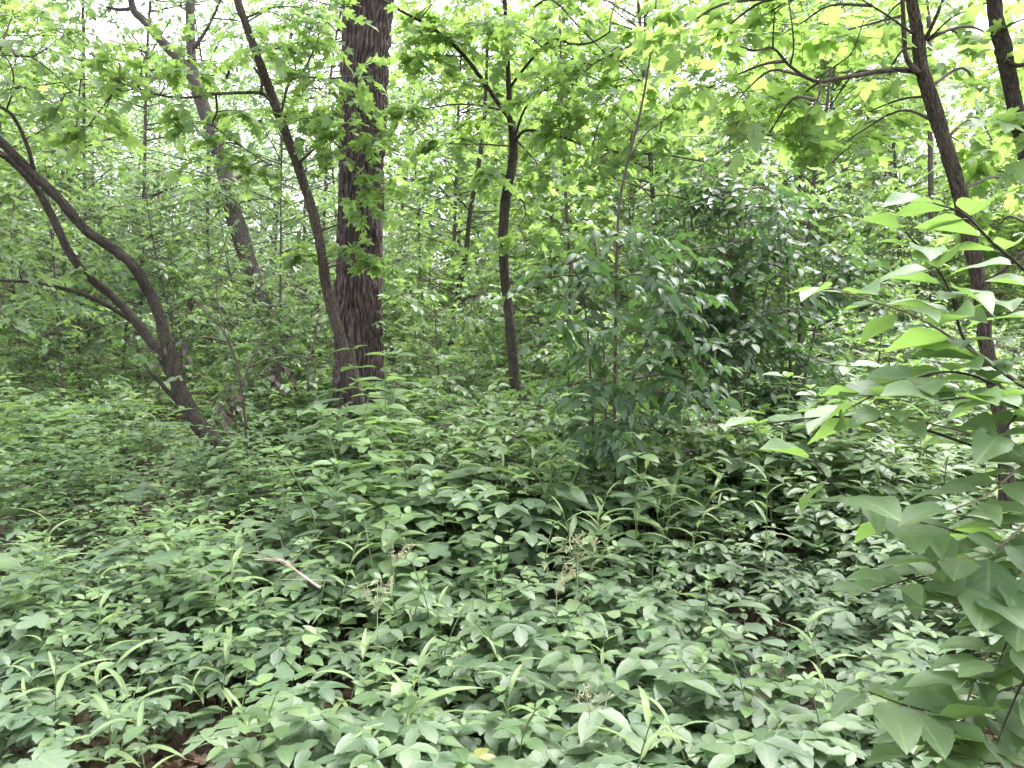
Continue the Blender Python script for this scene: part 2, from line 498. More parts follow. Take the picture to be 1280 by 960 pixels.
# ------------------------------------------------------------------ ground: one sheet to the horizon
ax = np.concatenate([np.linspace(-300, -14, 30), np.linspace(-13, 13, 120), np.linspace(14, 300, 30)])
ay = np.concatenate([np.linspace(-120, -3, 14), np.linspace(-2.5, 26, 130), np.linspace(27, 60, 24), np.linspace(66, 420, 24)])
GX, GY = np.meshgrid(ax, ay)
g = Geo()
nx, ny = len(ax), len(ay)
i, j = np.meshgrid(np.arange(ny - 1), np.arange(nx - 1), indexing='ij')
a = i * nx + j
V = np.stack([GX, GY, gz(GX, GY)], -1).reshape(-1, 3)
g.add(V, np.stack([np.stack([a, a + 1, a + nx + 1], -1), np.stack([a, a + nx + 1, a + nx], -1)], 2).reshape(-1, 3), V)
tag(g.obj('ground', M_SOIL), kind='structure')

# leaf litter: uncountable curled brown leaves
n = 14000
d = 1.2 + 9.5 * rng.random(n) ** 1.5
x = rng.uniform(-1, 1, n) * (0.75 * d + 0.5)
P = np.column_stack([x, d, gz(x, d) + 0.004 + 0.035 * rng.random(n)])
th = rng.uniform(0, 6.28, n)
F = np.column_stack([np.cos(th), np.sin(th), 0.25 * rng.standard_normal(n)])
Nn = np.array([0, 0, 1.0]) + 0.6 * rng.standard_normal((n, 3))
g = Geo()
put(g, L_LOBED, P[::3], F[::3], Nn[::3], rng.uniform(0.04, 0.085, len(P[::3])))
put(g, L_OVATE, P[1::3], F[1::3], Nn[1::3], rng.uniform(0.035, 0.08, len(P[1::3])))
put(g, L_HEART, P[2::3], F[2::3], -Nn[2::3], rng.uniform(0.03, 0.07, len(P[2::3])))
tag(g.obj('leaf_litter', M_DEAD), 'brown fallen leaves littering the soil under the creepers', 'leaf litter', kind='stuff')


def oak_furrow(TT, SS):
    n1 = wrapnoise(9, 40, TT, SS / 13 * 40)
    n2 = wrapnoise(30, 90, TT, SS / 13 * 90)
    n3 = wrapnoise(120, 400, TT, SS / 13 * 400)
    ph = 32 * np.pi * TT + 5.0 * (n1 - 0.5) + 2.6 * (n2 - 0.5)
    ridge = np.abs(np.sin(ph)) ** 0.7
    crack = wrapnoise(44, 160, TT, SS / 13 * 160)
    ridge = ridge * (0.55 + 0.45 * np.clip((crack - 0.25) * 3, 0, 1))
    return -0.040 + 0.052 * ridge + 0.010 * (n3 - 0.5) + 0.02 * (n1 - 0.5)


def bark_furrow(amp, ridges):
    """shallow broken ridges and a few knots for the thinner trunks"""
    def f(TT, SS):
        n1 = wrapnoise(6, 60, TT, SS / 9 * 60)
        n2 = wrapnoise(16, 260, TT, SS / 9 * 260)
        ridge = np.abs(np.sin(ridges * np.pi * TT + 5 * (n1 - 0.5) + 2 * (n2 - 0.5)))
        knot = np.clip(wrapnoise(5, 34, TT, SS / 9 * 34) - 0.78, 0, 1) * 4
        return amp * (ridge - 0.6 + 0.9 * (n2 - 0.5) + 1.2 * knot)
    return f


# ------------------------------------------------------------------ trees built stem by stem
def pix_path(pts, per=5):
    """rows (px, py, depth, width in px) -> world path and radii"""
    W = np.array([np.append(at(p[0], p[1], p[2]), p[3] * 0.5 / FPX * p[2]) for p in pts])
    W = spline(W, per)
    return W[:, :3], np.maximum(W[:, 3], 0.0015)


def to_ground(pts, d=None):
    """carry a stem on below its lowest seen point down to the soil"""
    p0, p1 = pts[0], pts[1]
    b = at(p0[0], p0[1], p0[2])
    z0 = gz(b[0], b[1])
    q = b.copy(); q[2] = z0 - 0.06
    dx = (b[0] - at(*p1[:3])[0]) / max(0.2, abs(b[2] - at(*p1[:3])[2])) * (b[2] - q[2])
    q[0] += 0.5 * dx
    px, py, _ = project(q)
    return [(float(px[0]), float(py[0]), p0[2], p0[3] * 1.25)] + list(pts)


def tree(name, label, stems, branches=(), blobs=(), leaf=L_MAPLE, leaf_m=None, size=0.12, bark=None, group=None, cat='tree',
         sprays=9, k=6, leaf_objs=0, droop=0.35, jit=0.55, sides=12, furrow=None, per=5, lump=0.08, free=(), top=None, twig_r=1.0,
         crown_name='crown', spread_r=1.0, ws=0.64, flare=0.3, blob_back=0.0):
    leaf_m = leaf_m or M_MAPLE
    bark = bark or M_BARK
    paths = []
    st0 = to_ground(stems[0])
    base, _ = pix_path(st0[:2])
    org = base[0].copy(); org[2] += 0.06
    root = empty(name, org, label, cat, group)
    for q, st in enumerate([st0] + list(stems[1:])):
        P, r = pix_path(st, per if q == 0 else 5)
        r = r * ws
        if q == 0:
            h = P[:, 2] - org[2]
            r = r * (1 + flare * np.exp(-np.maximum(h, 0) / (3 * r[0])))
        gg = Geo(); gg.add(*tube(P, r, sides, lump, furrow if q == 0 else None))
        gg.obj('trunk' if q == 0 else 'stem', bark, root, org)
        paths.append(P)
    for br in branches:
        P, r = pix_path(br)
        r = r * ws
        gg = Geo(); gg.add(*tube(P, r, 7, 0.06))
        gg.obj('branch', bark, root, org)
        paths.append(P)
    allp = np.vstack(paths)
    gt = Geo()
    fr = []

    def blob(c, rad, nspr, sz):
        dd = np.linalg.norm((allp - c) * np.array([1, 1, 1.4]), axis=1)
        dd = dd + 0.8 * np.maximum(0, allp[:, 2] - c[2])
        near = allp[dd.argmin()]
        L = np.linalg.norm(c - near)
        if L > 0.05:
            mid = (near + c) / 2 + np.array([0, 0, 0.10 * L]) + 0.06 * L * rng.standard_normal(3)
            W = spline(np.array([near, mid, c]), 4)
            rr = np.linspace(0.006 + 0.008 * min(L, 1.5), 0.004, len(W)) * twig_r
            gt.add(*tube(W, rr, 5))
        u = norm(rng.standard_normal((nspr, 3)) * np.array([1, 1, 0.6]))
        q = c + u * rad * (rng.random((nspr, 1)) ** 0.5) * np.array([1, 1, 0.8]) * 0.7
        src = c + (q - c) * 0.1
        gt.add(*sticks(src, q, 0.0028 * twig_r, 0.002 * twig_r))
        dirs = u * np.array([1, 1, 0.5]) + 0.5 * rng.standard_normal((nspr, 3)) * np.array([1, 1, 0.35])
        ln = np.maximum(rad * rng.uniform(0.8, 1.5, nspr), sz * 1.6)
        Pq, Fq, Nq, Sq, ends = spray_frames(q, dirs, ln, k, sz, droop, jit)
        gt.add(*sticks(q, ends, 0.002 * twig_r, 0.0012 * twig_r))
        fr.append((Pq, Fq, Nq, Sq))

    for b in [(q[0], q[1], q[2] + blob_back, *q[3:]) for q in blobs]:                                   # (px, py, depth, radius in px)
        blob(at(b[0], b[1], b[2]), b[3] / FPX * b[2] * spread_r, int(b[4]) if len(b) > 4 else sprays, size)
    for c, rad, nspr, sz in free:                      # world places, for the crown above the frame
        blob(np.asarray(c, float), rad, nspr, sz)
    if gt.n:
        tag(gt.obj('twigs', M_TWIG, root, org), kind='stuff')
    if fr:
        P, F, N_, S = (np.concatenate([f[q] for f in fr]) for q in range(4))
        ok = P[:, 2] > gz(P[:, 0], P[:, 1]) + 0.03
        P, F, N_, S = P[ok], F[ok], N_[ok], S[ok]
        sel = np.zeros(len(P), bool)
        if leaf_objs:
            X, Y, D = project(P + 0.5 * S[:, None] * norm(F))
            inside = (X > -10) & (X < 1290) & (Y > -10) & (Y < 970) & (D > 0.3)
            score = np.where(inside, S / np.maximum(D, 0.3), 0)
            idx = np.argsort(-score)[:leaf_objs]
            sel[idx[score[idx] > 0]] = True
            Ls = leaf if isinstance(leaf, list) else [leaf]
            ms = [leaf_mesh('leaf', l, leaf_m) for l in Ls]
            for q in np.nonzero(sel)[0]:
                o = bpy.data.objects.new('leaf', ms[int(q) % len(ms)])
                COL.objects.link(o); o.parent = root
                o.matrix_basis = leaf_matrix(P[q] - org, F[q], N_[q], S[q])
        rest = ~sel
        if rest.any():
            gl = Geo()
            Ls = leaf if isinstance(leaf, list) else [leaf]
            for q, l in enumerate(Ls):
                m_ = np.nonzero(rest)[0][q::len(Ls)]
                put(gl, l, P[m_], F[m_], N_[m_], S[m_])
            gl.obj(crown_name, leaf_m, root, org)
    return root


def S(pts, d, w):
    """pixel points with depth and width filled in evenly"""
    n = len(pts)
    ds = np.linspace(d[0], d[1], n) if isinstance(d, tuple) else [d] * n
    ws = np.linspace(w[0], w[1], n) if isinstance(w, tuple) else [w] * n
    return [(p[0], p[1], float(ds[i]), float(ws[i])) for i, p in enumerate(pts)]


def canopy(cx, cy, z0, z1, rad, n, r=0.8, nspr=10, sz=0.14):
    out = []
    for _ in range(n):
        t = rng.random(); a_ = rng.uniform(0, 6.28); q = rad * math.sqrt(rng.random())
        out.append(((cx + q * math.cos(a_), cy + q * math.sin(a_), z0 + (z1 - z0) * t), r * rng.uniform(0.7, 1.2), nspr, sz))
    return out


# 1 the thick oak
tree('oak_tree', 'thick mature tree with deeply furrowed dark bark', [
    [(450, 580, 8.5, 74), (448, 520, 8.5, 67), (448, 450, 8.5, 64), (448, 380, 8.5, 63), (450, 300, 8.5, 61), (452, 200, 8.5, 60),
     (456, 100, 8.5, 63), (461, 0, 8.5, 66), (465, -160, 8.5, 62), (468, -330, 8.6, 52), (475, -520, 8.7, 38), (480, -720, 8.8, 20)]],
    branches=[S([(466, -200), (520, -330), (600, -440), (700, -520)], (8.5, 7.6), (24, 6)),
              S([(466, -260), (400, -400), (310, -500), (210, -570)], (8.6, 9.3), (22, 6)),
              S([(470, -400), (520, -560), (540, -720)], (8.6, 10), (18, 5))],
    bark=M_OAK, ws=0.88, flare=0.12, furrow=oak_furrow, sides=200, per=40, lump=0.0, size=0.16, leaf=L_LOBED,
    free=canopy(-1.6, 8.8, 7.5, 12.5, 4.2, 40, 0.9, 9, 0.16))

# 2 the slim maple curving up in front of the oak
tree('maple_tree', 'slim maple with curved trunk crossing in front of the thick furrowed trunk', [
    [(466, 550, 7.2, 24), (447, 490, 7.2, 22), (428, 430, 7.2, 21), (410, 370, 7.2, 20), (401, 310, 7.2, 20), (388, 255, 7.2, 19),
     (366, 190, 7.2, 18), (340, 120, 7.1, 17), (318, 60, 7.0, 16), (297, 0, 6.9, 14), (272, -90, 6.9, 11), (250, -190, 6.9, 7)]],
    branches=[S([(347, 140), (330, 118), (300, 116), (265, 118), (235, 122), (205, 120), (178, 112), (150, 104)], (7.1, 6.5), (8, 3)),
              S([(270, 118), (271, 140), (266, 155), (280, 167), (305, 185), (335, 205)], (6.9, 7.0), (5, 2.5)),
              S([(326, 118), (327, 100), (318, 85)], 7.0, (8, 5)),
              S([(350, 150), (362, 103), (385, 97), (410, 98), (440, 96)], (7.1, 6.6), (5, 3)),
              S([(283, 98), (290, 80), (303, 58)], 6.9, (6, 4)),
              S([(372, 205), (395, 185), (430, 165), (470, 150)], (7.2, 6.9), (6, 3)),
              S([(398, 290), (425, 280), (455, 268)], (7.2, 6.9), (5, 2.5)),
              S([(352, 145), (390, 150), (420, 180), (450, 215)], (7.1, 7.0), (5, 2.5))],
    blobs=[(130, 142, 6.5, 36), (165, 112, 6.5, 34), (205, 100, 6.6, 36), (110, 158, 6.4, 26), (225, 75, 6.7, 30), (265, 190, 6.9, 34),
           (285, 172, 6.9, 26), (240, 155, 6.8, 24), (330, 62, 6.9, 34), (365, 60, 6.9, 36), (400, 40, 6.9, 34), (395, 100, 6.8, 34),
           (400, 150, 6.9, 34), (450, 90, 6.7, 32), (450, 165, 6.8, 30), (432, 130, 6.8, 28), (475, 185, 6.9, 28), (300, 140, 7, 22),
           (350, 20, 6.9, 40), (390, 10, 6.9, 36), (420, 195, 7, 28), (450, 262, 6.9, 26), (432, 312, 6.95, 24), (475, 230, 7, 20),
           (375, 140, 7, 24), (310, 210, 7, 20), (150, 80, 6.6, 26), (190, 55, 6.7, 30), (385, 320, 7.1, 18), (470, 330, 7.0, 16)],
    free=canopy(-1.9, 7.0, 5.6, 8.2, 1.6, 10, 0.7, 8, 0.12), size=0.10, sprays=8, k=6, leaf_objs=150, bark=M_BARK2, ws=0.6, furrow=bark_furrow(0.007, 12), sides=32, per=20)

# 3 the leaning two-stemmed tree
tree('leaning_tree', 'dark smooth tree leaning far over on two arching stems', [
    [(285, 572, 6.4, 36), (262, 545, 6.4, 34), (243, 522, 6.4, 31), (227, 490, 6.4, 29), (213, 450, 6.4, 24), (201, 400, 6.4, 22),
     (186, 365, 6.4, 21), (166, 332, 6.3, 20), (140, 310, 6.3, 19), (105, 285, 6.2, 18), (75, 250, 6.1, 18), (40, 216, 6.0, 17),
     (0, 177, 5.9, 17), (-60, 120, 5.8, 15), (-140, 40, 5.7, 11), (-200, -60, 5.7, 6)],
    [(224, 487, 6.42, 20), (205, 450, 6.45, 21), (180, 415, 6.5, 20), (160, 390, 6.5, 18), (140, 370, 6.5, 17), (110, 345, 6.4, 16),
     (86, 315, 6.3, 16), (65, 270, 6.25, 15), (45, 235, 6.2, 14), (18, 205, 6.15, 13), (-10, 186, 6.1, 13), (-80, 150, 6.1, 10), (-150, 70, 6.1, 5)]],
    branches=[S([(165, 402), (145, 388), (110, 370), (75, 360), (45, 353), (0, 350), (-50, 340)], (6.5, 5.9), (10, 5)),
              S([(232, 512), (210, 490), (198, 475), (185, 463)], (6.4, 6.3), (10, 7)),
              S([(42, 212), (35, 185), (22, 155), (8, 138), (-30, 120)], (6.0, 5.8), (8, 6)),
              S([(8, 137), (16, 112), (15, 85), (0, 62)], (5.85, 5.7), (4, 2.5)),
              S([(20, 70), (40, 72), (65, 90), (90, 115)], (5.8, 5.7), (3.5, 2))],
    blobs=[(60, 375, 6.1, 26), (25, 335, 5.9, 30), (110, 335, 6.2, 16), (175, 440, 6.3, 14, 3), (250, 470, 6.3, 10, 2), (0, 400, 5.9, 28),
           (30, 110, 5.8, 28), (80, 120, 5.7, 24), (-40, 60, 5.7, 50), (-60, 200, 5.8, 40), (15, 20, 5.8, 46), (60, 60, 5.8, 30)],
    free=canopy(-4.6, 5.7, 3.4, 5.6, 1.0, 8, 0.6, 8, 0.1), leaf=L_OVATE, leaf_m=M_SHRUB, size=0.10, sprays=7, k=6, lump=0.10, ws=0.61, sides=24, per=12, furrow=bark_furrow(0.008, 8))

# 4 the pole tree that forks
tree('forked_tree', 'grey leaning trunk forking high among pale leaves behind the slim maple', [
    [(345, 440, 13, 26), (326, 370, 13, 25), (308, 320, 13, 24), (293, 270, 13, 25), (282, 220, 13, 23), (266, 165, 13, 22), (250, 122, 13, 18),
     (235, 88, 13, 15), (208, 58, 13, 13), (182, 28, 13, 11), (165, 6, 13, 9), (160, -60, 13, 6)],
    [(252, 128, 13, 12), (241, 85, 13.1, 13), (238, 40, 13.2, 13), (238, -20, 13.3, 13), (236, -140, 13.5, 9)]],
    branches=[S([(168, 10), (150, 12), (133, 9)], 13, (6, 4)), S([(285, 230), (310, 215), (340, 205)], 13, (7, 4)),
              S([(243, 60), (262, 30), (280, -10)], 13.1, (6, 3))],
    blobs=[(240, -40, 13, 60), (170, -30, 13, 50), (310, 30, 13.4, 40), (130, 20, 13, 40), (270, 95, 13.2, 26), (350, 250, 13, 40), (300, 390, 13, 40)],
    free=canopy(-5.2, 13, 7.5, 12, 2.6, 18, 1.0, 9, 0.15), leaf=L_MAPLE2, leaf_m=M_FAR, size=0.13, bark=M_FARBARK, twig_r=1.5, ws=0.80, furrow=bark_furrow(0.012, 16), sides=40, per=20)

# 5 the slim tree right of the oak
tree('slender_tree', 'slender brown tree with a long branch reaching up toward the thick furrowed trunk', [
    [(650, 540, 8, 23), (645, 500, 8, 21), (641, 440, 8, 20), (636, 390, 8, 19), (631, 345, 8, 19), (629, 300, 8, 20), (632, 250, 8, 19),
     (640, 210, 8, 18), (642, 180, 8, 17), (638, 145, 8, 14), (636, 110, 8, 10), (634, 60, 8, 8), (631, 0, 7.9, 7), (626, -120, 7.8, 4)]],
    branches=[S([(640, 152), (622, 128), (605, 103), (580, 70), (555, 46), (530, 29), (500, 13), (478, 0), (440, -20)], (8, 7.4), (10, 4)),
              S([(642, 180), (652, 166), (665, 163), (700, 171), (740, 184), (780, 191), (830, 194), (880, 202)], (8, 7.0), (7, 3)),
              S([(642, 172), (658, 188), (672, 205)], (8, 7.6), (5, 2)),
              S([(645, 240), (655, 255), (656, 270), (648, 282)], (8, 7.7), (4, 2)),
              S([(637, 110), (660, 80), (690, 50), (715, 55), (740, 53), (762, 40)], (8, 7.0), (6, 3)),
              S([(642, 175), (660, 130), (700, 100), (745, 70)], (8, 7.4), (5, 3)),
              S([(665, 10), (690, 0), (725, 35), (760, 70)], (7.5, 7), (4, 2.5))],
    blobs=[(545, 40, 7.6, 34), (580, 55, 7.7, 30), (600, 30, 7.7, 36), (520, 70, 7.6, 26), (650, 40, 7.6, 36), (690, 60, 7.3, 36),
           (730, 90, 7.2, 36), (770, 60, 7.0, 34), (675, 115, 7.5, 34), (720, 140, 7.4, 36), (760, 130, 7.2, 36), (700, 160, 7.4, 24),
           (740, 205, 7.2, 30), (790, 165, 7.0, 30), (830, 180, 7.0, 32), (600, 150, 7.8, 28), (565, 110, 7.8, 28), (610, 215, 7.8, 22),
           (675, 215, 7.6, 26), (655, 300, 7.7, 20), (800, 100, 7.1, 34), (840, 60, 7.1, 36), (560, 180, 7.9, 24), (505, 140, 7.7, 20),
           (700, 10, 7.3, 44), (770, 5, 7.1, 44), (610, -5, 7.6, 40), (840, 130, 7.1, 30), (540, 5, 7.5, 30)],
    free=canopy(0.3, 7.6, 5.2, 7.6, 1.7, 10, 0.7, 8, 0.12), size=0.115, sprays=10, k=6, leaf_objs=150, leaf=L_MAPLE, bark=M_BARK, ws=0.62, furrow=bark_furrow(0.006, 12), sides=32, per=20)

# 6, 7, 11 thin ones behind
tree('thin_tree', 'thin crooked sapling trunk standing between the furrowed trunk and the slender brown tree', [
    [(560, 450, 11.5, 12), (567, 410, 11.5, 12), (575, 355, 11.5, 11), (583, 310, 11.5, 10), (587, 270, 11.5, 9), (595, 225, 11.5, 9),
     (602, 180, 11.5, 8), (606, 140, 11.5, 7), (610, 40, 11.5, 5)]],
    branches=[S([(576, 376), (590, 371), (610, 372), (628, 374)], (11.5, 11), (5, 3)), S([(588, 265), (575, 250), (560, 245)], 11.4, (4, 2))],
    blobs=[(540, 300, 11.3, 34), (545, 250, 11.4, 30), (600, 330, 11.2, 28), (620, 280, 11.4, 30), (570, 200, 11.4, 30), (540, 350, 11, 28),
           (600, 120, 11.5, 36), (520, 200, 11.5, 30), (610, 60, 11.5, 40), (590, 400, 11, 26), (670, 330, 11.2, 30), (660, 260, 11.2, 30)],
    leaf_m=M_MAPLE, leaf=L_MAPLE2, size=0.13, sprays=7, bark=M_BARK)
tree('thin_tree', 'straight thin dark sapling just beyond the dense dark-leaved shrub', [
    [(712, 500, 10, 9), (712, 440, 10, 9), (713, 380, 10, 8), (712, 320, 10, 8), (708, 260, 10, 7), (705, 200, 10, 6), (702, 110, 10, 5), (700, 20, 10, 3)]],
    branches=[S([(712, 330), (735, 318), (760, 320)], (10, 9.6), (4, 2))],
    blobs=[(690, 290, 9.7, 28), (735, 250, 9.7, 30), (700, 230, 9.8, 26), (680, 400, 9.6, 30), (740, 300, 9.6, 26), (720, 180, 9.8, 34), (690, 120, 9.8, 36)],
    leaf_m=M_MAPLE, leaf=L_MAPLE2, size=0.13, sprays=7, bark=M_TWIG)
tree('thin_tree', 'thin black-barked sapling in shade left of the rough-barked branching tree', [
    [(1000, 420, 7.6, 10), (1008, 320, 7.6, 9), (1013, 270, 7.6, 9), (1018, 220, 7.6, 8), (1027, 165, 7.6, 7), (1033, 140, 7.6, 6), (1040, 60, 7.6, 4)]],
    branches=[S([(1020, 200), (1008, 184), (990, 187)], 7.5, (4, 2)), S([(1010, 310), (985, 290), (960, 285)], (7.6, 7.2), (4, 2))],
    blobs=[(960, 220, 7.4, 36), (1000, 250, 7.3, 30), (930, 260, 7.2, 36), (1060, 210, 7.4, 36), (1080, 270, 7.3, 32), (1050, 320, 7.3, 30),
           (980, 320, 7.3, 34), (940, 180, 7.4, 36), (1100, 220, 7.4, 30), (900, 220, 7.3, 36)],
    leaf_m=M_SHRUB, leaf=L_OVATE, size=0.11, sprays=9, bark=M_TWIG)

# 9 the branching tree on the right
tree('branching_tree', 'rough brown maple with a bare forked branch below its broad leaves', [
    [(1255, 560, 4.6, 26), (1240, 470, 4.6, 25), (1231, 420, 4.6, 25), (1228, 380, 4.6, 26), (1218, 325, 4.6, 27), (1208, 280, 4.6, 27), (1195, 225, 4.6, 27),
     (1180, 175, 4.6, 26), (1163, 120, 4.6, 26), (1151, 80, 4.6, 24), (1147, 40, 4.6, 20), (1140, 0, 4.6, 19), (1130, -90, 4.6, 15), (1118, -220, 4.6, 9)],
    [(1148, 92, 4.55, 12), (1133, 72, 4.55, 9), (1130, 40, 4.55, 9), (1128, 0, 4.55, 8), (1120, -80, 4.5, 5)]],
    branches=[S([(1150, 90), (1125, 87), (1100, 89), (1080, 93), (1050, 98), (1022, 102), (1002, 93), (985, 80), (966, 60), (945, 63), (925, 58)], (4.6, 4.1), (12, 3)),
              S([(988, 82), (992, 60), (990, 30), (985, -5)], (4.2, 4.1), (4, 2.5)),
              S([(966, 60), (967, 35), (970, 15), (990, 2)], (4.15, 4.0), (4, 2)),
              S([(1025, 100), (1023, 122), (1010, 140), (998, 165)], (4.3, 4.1), (5, 2)),
              S([(1020, 98), (1045, 82), (1065, 65), (1080, 25)], (4.3, 4.2), (4, 2)),
              S([(1153, 55), (1165, 32), (1178, 2), (1195, -40)], (4.6, 4.4), (9, 5)),
              S([(1160, 50), (1190, 22), (1230, 5), (1270, -5)], (4.6, 4.2), (4, 2.5)),
              S([(1145, 45), (1110, 20), (1075, -2)], (4.6, 4.3), (5, 3)),
              S([(1228, 355), (1250, 342), (1272, 322), (1310, 295)], (4.6, 4.5), (12, 8))],
    blobs=[(895, 45, 4.1, 48), (945, 25, 4.0, 46), (1000, 30, 4.0, 46), (1050, 40, 4.1, 46), (1040, 130, 4.2, 46), (1085, 140, 4.2, 44), (1105, 25, 4.2, 46),
           (1060, 175, 4.3, 36), (990, 135, 4.1, 44), (930, 115, 4.0, 46), (885, 110, 4.1, 42), (1205, 60, 4.3, 44), (1225, 115, 4.3, 44), (1255, 55, 4.2, 44),
           (1205, 180, 4.4, 34), (1240, 175, 4.3, 40), (860, 30, 4.2, 40), (1265, 235, 4.3, 34), (1110, 90, 4.3, 36), (960, 170, 4.2, 34), (1250, 280, 4.4, 26),
           (1010, -20, 4.0, 50), (1180, -10, 4.3, 46), (900, -10, 4.1, 46)],
    free=canopy(2.3, 4.5, 4.2, 6.2, 1.3, 9, 0.6, 7, 0.13), size=0.135, sprays=5, k=5, leaf_objs=300, bark=M_BARK2, ws=0.62, blob_back=0.75, furrow=bark_furrow(0.007, 14), sides=40, per=24)

# 10 the dark trunk at the right edge
tree('dark_trunk_tree', 'dark crooked trunk beside the branching maple, partly behind its broad leaves', [
    [(1345, 460, 4.2, 34), (1320, 330, 4.2, 31), (1300, 250, 4.2, 29), (1284, 195, 4.2, 28), (1268, 130, 4.2, 26), (1260, 92, 4.2, 26), (1252, 55, 4.2, 25),
     (1244, 15, 4.2, 24), (1236, -60, 4.2, 20), (1226, -200, 4.2, 11)]],
    branches=[S([(1256, 76), (1275, 82), (1300, 70)], 4.1, (10, 6))],
    blobs=[(1290, 20, 4.0, 46), (1300, 140, 4.0, 40), (1240, -60, 4.0, 60)],
    free=canopy(2.9, 4.1, 3.8, 5.6, 1.0, 6, 0.6, 7, 0.13), size=0.13, sprays=6, k=5, bark=M_BARK, furrow=bark_furrow(0.008, 12), sides=32, per=20)

# 8 the dense dark shrub in the middle
tree('dense_shrub', 'dense shrub of large drooping dark green leaves in the middle of the wood', [
    [(768, 540, 5.3, 9), (769, 450, 5.3, 8), (770, 380, 5.3, 8), (771, 310, 5.3, 7), (775, 250, 5.3, 7), (785, 200, 5.3, 7), (798, 150, 5.3, 6), (808, 100, 5.3, 5), (818, 30, 5.3, 4), (822, -40, 5.3, 3)],
    S([(742, 545), (738, 470), (733, 400), (722, 345), (700, 325)], (5.3, 5.0), (6, 3)),
    S([(775, 540), (795, 460), (822, 400), (852, 360)], (5.3, 5.1), (6, 3)),
    S([(758, 545), (755, 440), (748, 350), (745, 300)], (5.3, 5.5), (5, 3))],
    branches=[S([(785, 200), (805, 170), (830, 150), (855, 130)], (5.3, 5.1), (4, 2)), S([(795, 155), (770, 130), (745, 120)], (5.3, 5.2), (3, 2))],
    blobs=[(690, 345, 5.0, 34), (725, 375, 5.1, 36), (765, 345, 5.1, 38), (805, 345, 5.1, 38), (840, 390, 5.1, 36), (785, 415, 5.0, 38), (740, 440, 5.1, 34),
           (805, 455, 5.0, 36), (855, 430, 5.1, 34), (760, 480, 5.0, 32), (860, 365, 5.2, 34), (800, 300, 5.2, 36), (845, 330, 5.2, 34), (720, 320, 5.1, 28),
           (870, 470, 5.1, 30), (830, 490, 5.0, 30), (770, 290, 5.3, 26), (720, 480, 5.1, 24), (770, 520, 5.0, 34), (740, 530, 5.0, 30), (800, 530, 5.0, 30), (760, 560, 5.0, 28), (700, 400, 5.0, 26)],
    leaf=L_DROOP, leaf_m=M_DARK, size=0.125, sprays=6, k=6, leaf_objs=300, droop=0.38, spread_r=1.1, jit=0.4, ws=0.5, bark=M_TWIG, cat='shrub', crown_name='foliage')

# the shade-filled bush right of it
for px, py, dd, hh, lab in ((915, 330, 6.6, 1.0, 'tall shadowy bush of small dark leaves beside the dense drooping shrub'),
                            (985, 395, 7.0, 0.8, 'shadowy small-leaved bush around the thin black-barked sapling'),
                            (870, 300, 7.4, 0.8, 'shadowy small-leaved bush close behind the dense drooping shrub')):
    c = at(px, py, dd)
    bl = [(px + rng.uniform(-70, 70), py + rng.uniform(-95, 140), dd + rng.uniform(-0.5, 0.5), rng.uniform(26, 44)) for _ in range(34)]
    tree('shade_bush', lab, [S([(px + 5, 520), (px + 2, 430), (px, 340), (px - 8, 250)], dd, (8, 3)),
                             S([(px + 10, 520), (px + 30, 430), (px + 45, 350)], dd, (6, 3)),
                             S([(px, 520), (px - 25, 440), (px - 45, 370)], dd, (6, 3))],
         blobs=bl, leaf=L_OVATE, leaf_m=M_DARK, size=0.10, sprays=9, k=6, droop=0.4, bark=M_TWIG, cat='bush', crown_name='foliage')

# the bare sapling with wilted brown leaves
tree('wilted_sapling', 'thin bare sapling hung with wilted blackish leaves beside the leaning tree', [
    S([(307, 535), (302, 490), (296, 455), (285, 425), (268, 400), (245, 380)], (6.1, 5.8), (5, 2)),
    S([(301, 485), (312, 455), (328, 425), (340, 395), (352, 370)], (6.1, 6.3), (4, 2)),
    S([(294, 450), (280, 410), (270, 350), (285, 290)], (6.1, 6.2), (3, 1.5))],
    branches=[S([(385, 490), (385, 455), (392, 430), (398, 395)], (6.4, 6.4), (4, 3)), S([(310, 460), (350, 443), (390, 448), (420, 452)], (6.2, 6.5), (3.5, 2.5))],
    blobs=[(280, 485, 5.9, 16, 4), (272, 510, 5.9, 14, 4), (240, 378, 5.8, 15, 3), (222, 425, 5.9, 14, 3), (355, 455, 6.2, 12, 3), (330, 465, 6.2, 12, 3), (285, 505, 6.0, 12, 3)],
    leaf=L_OVATE, leaf_m=M_WILT, size=0.07, k=4, droop=1.2, jit=1.0, bark=M_TWIG, cat='sapling', crown_name='foliage')


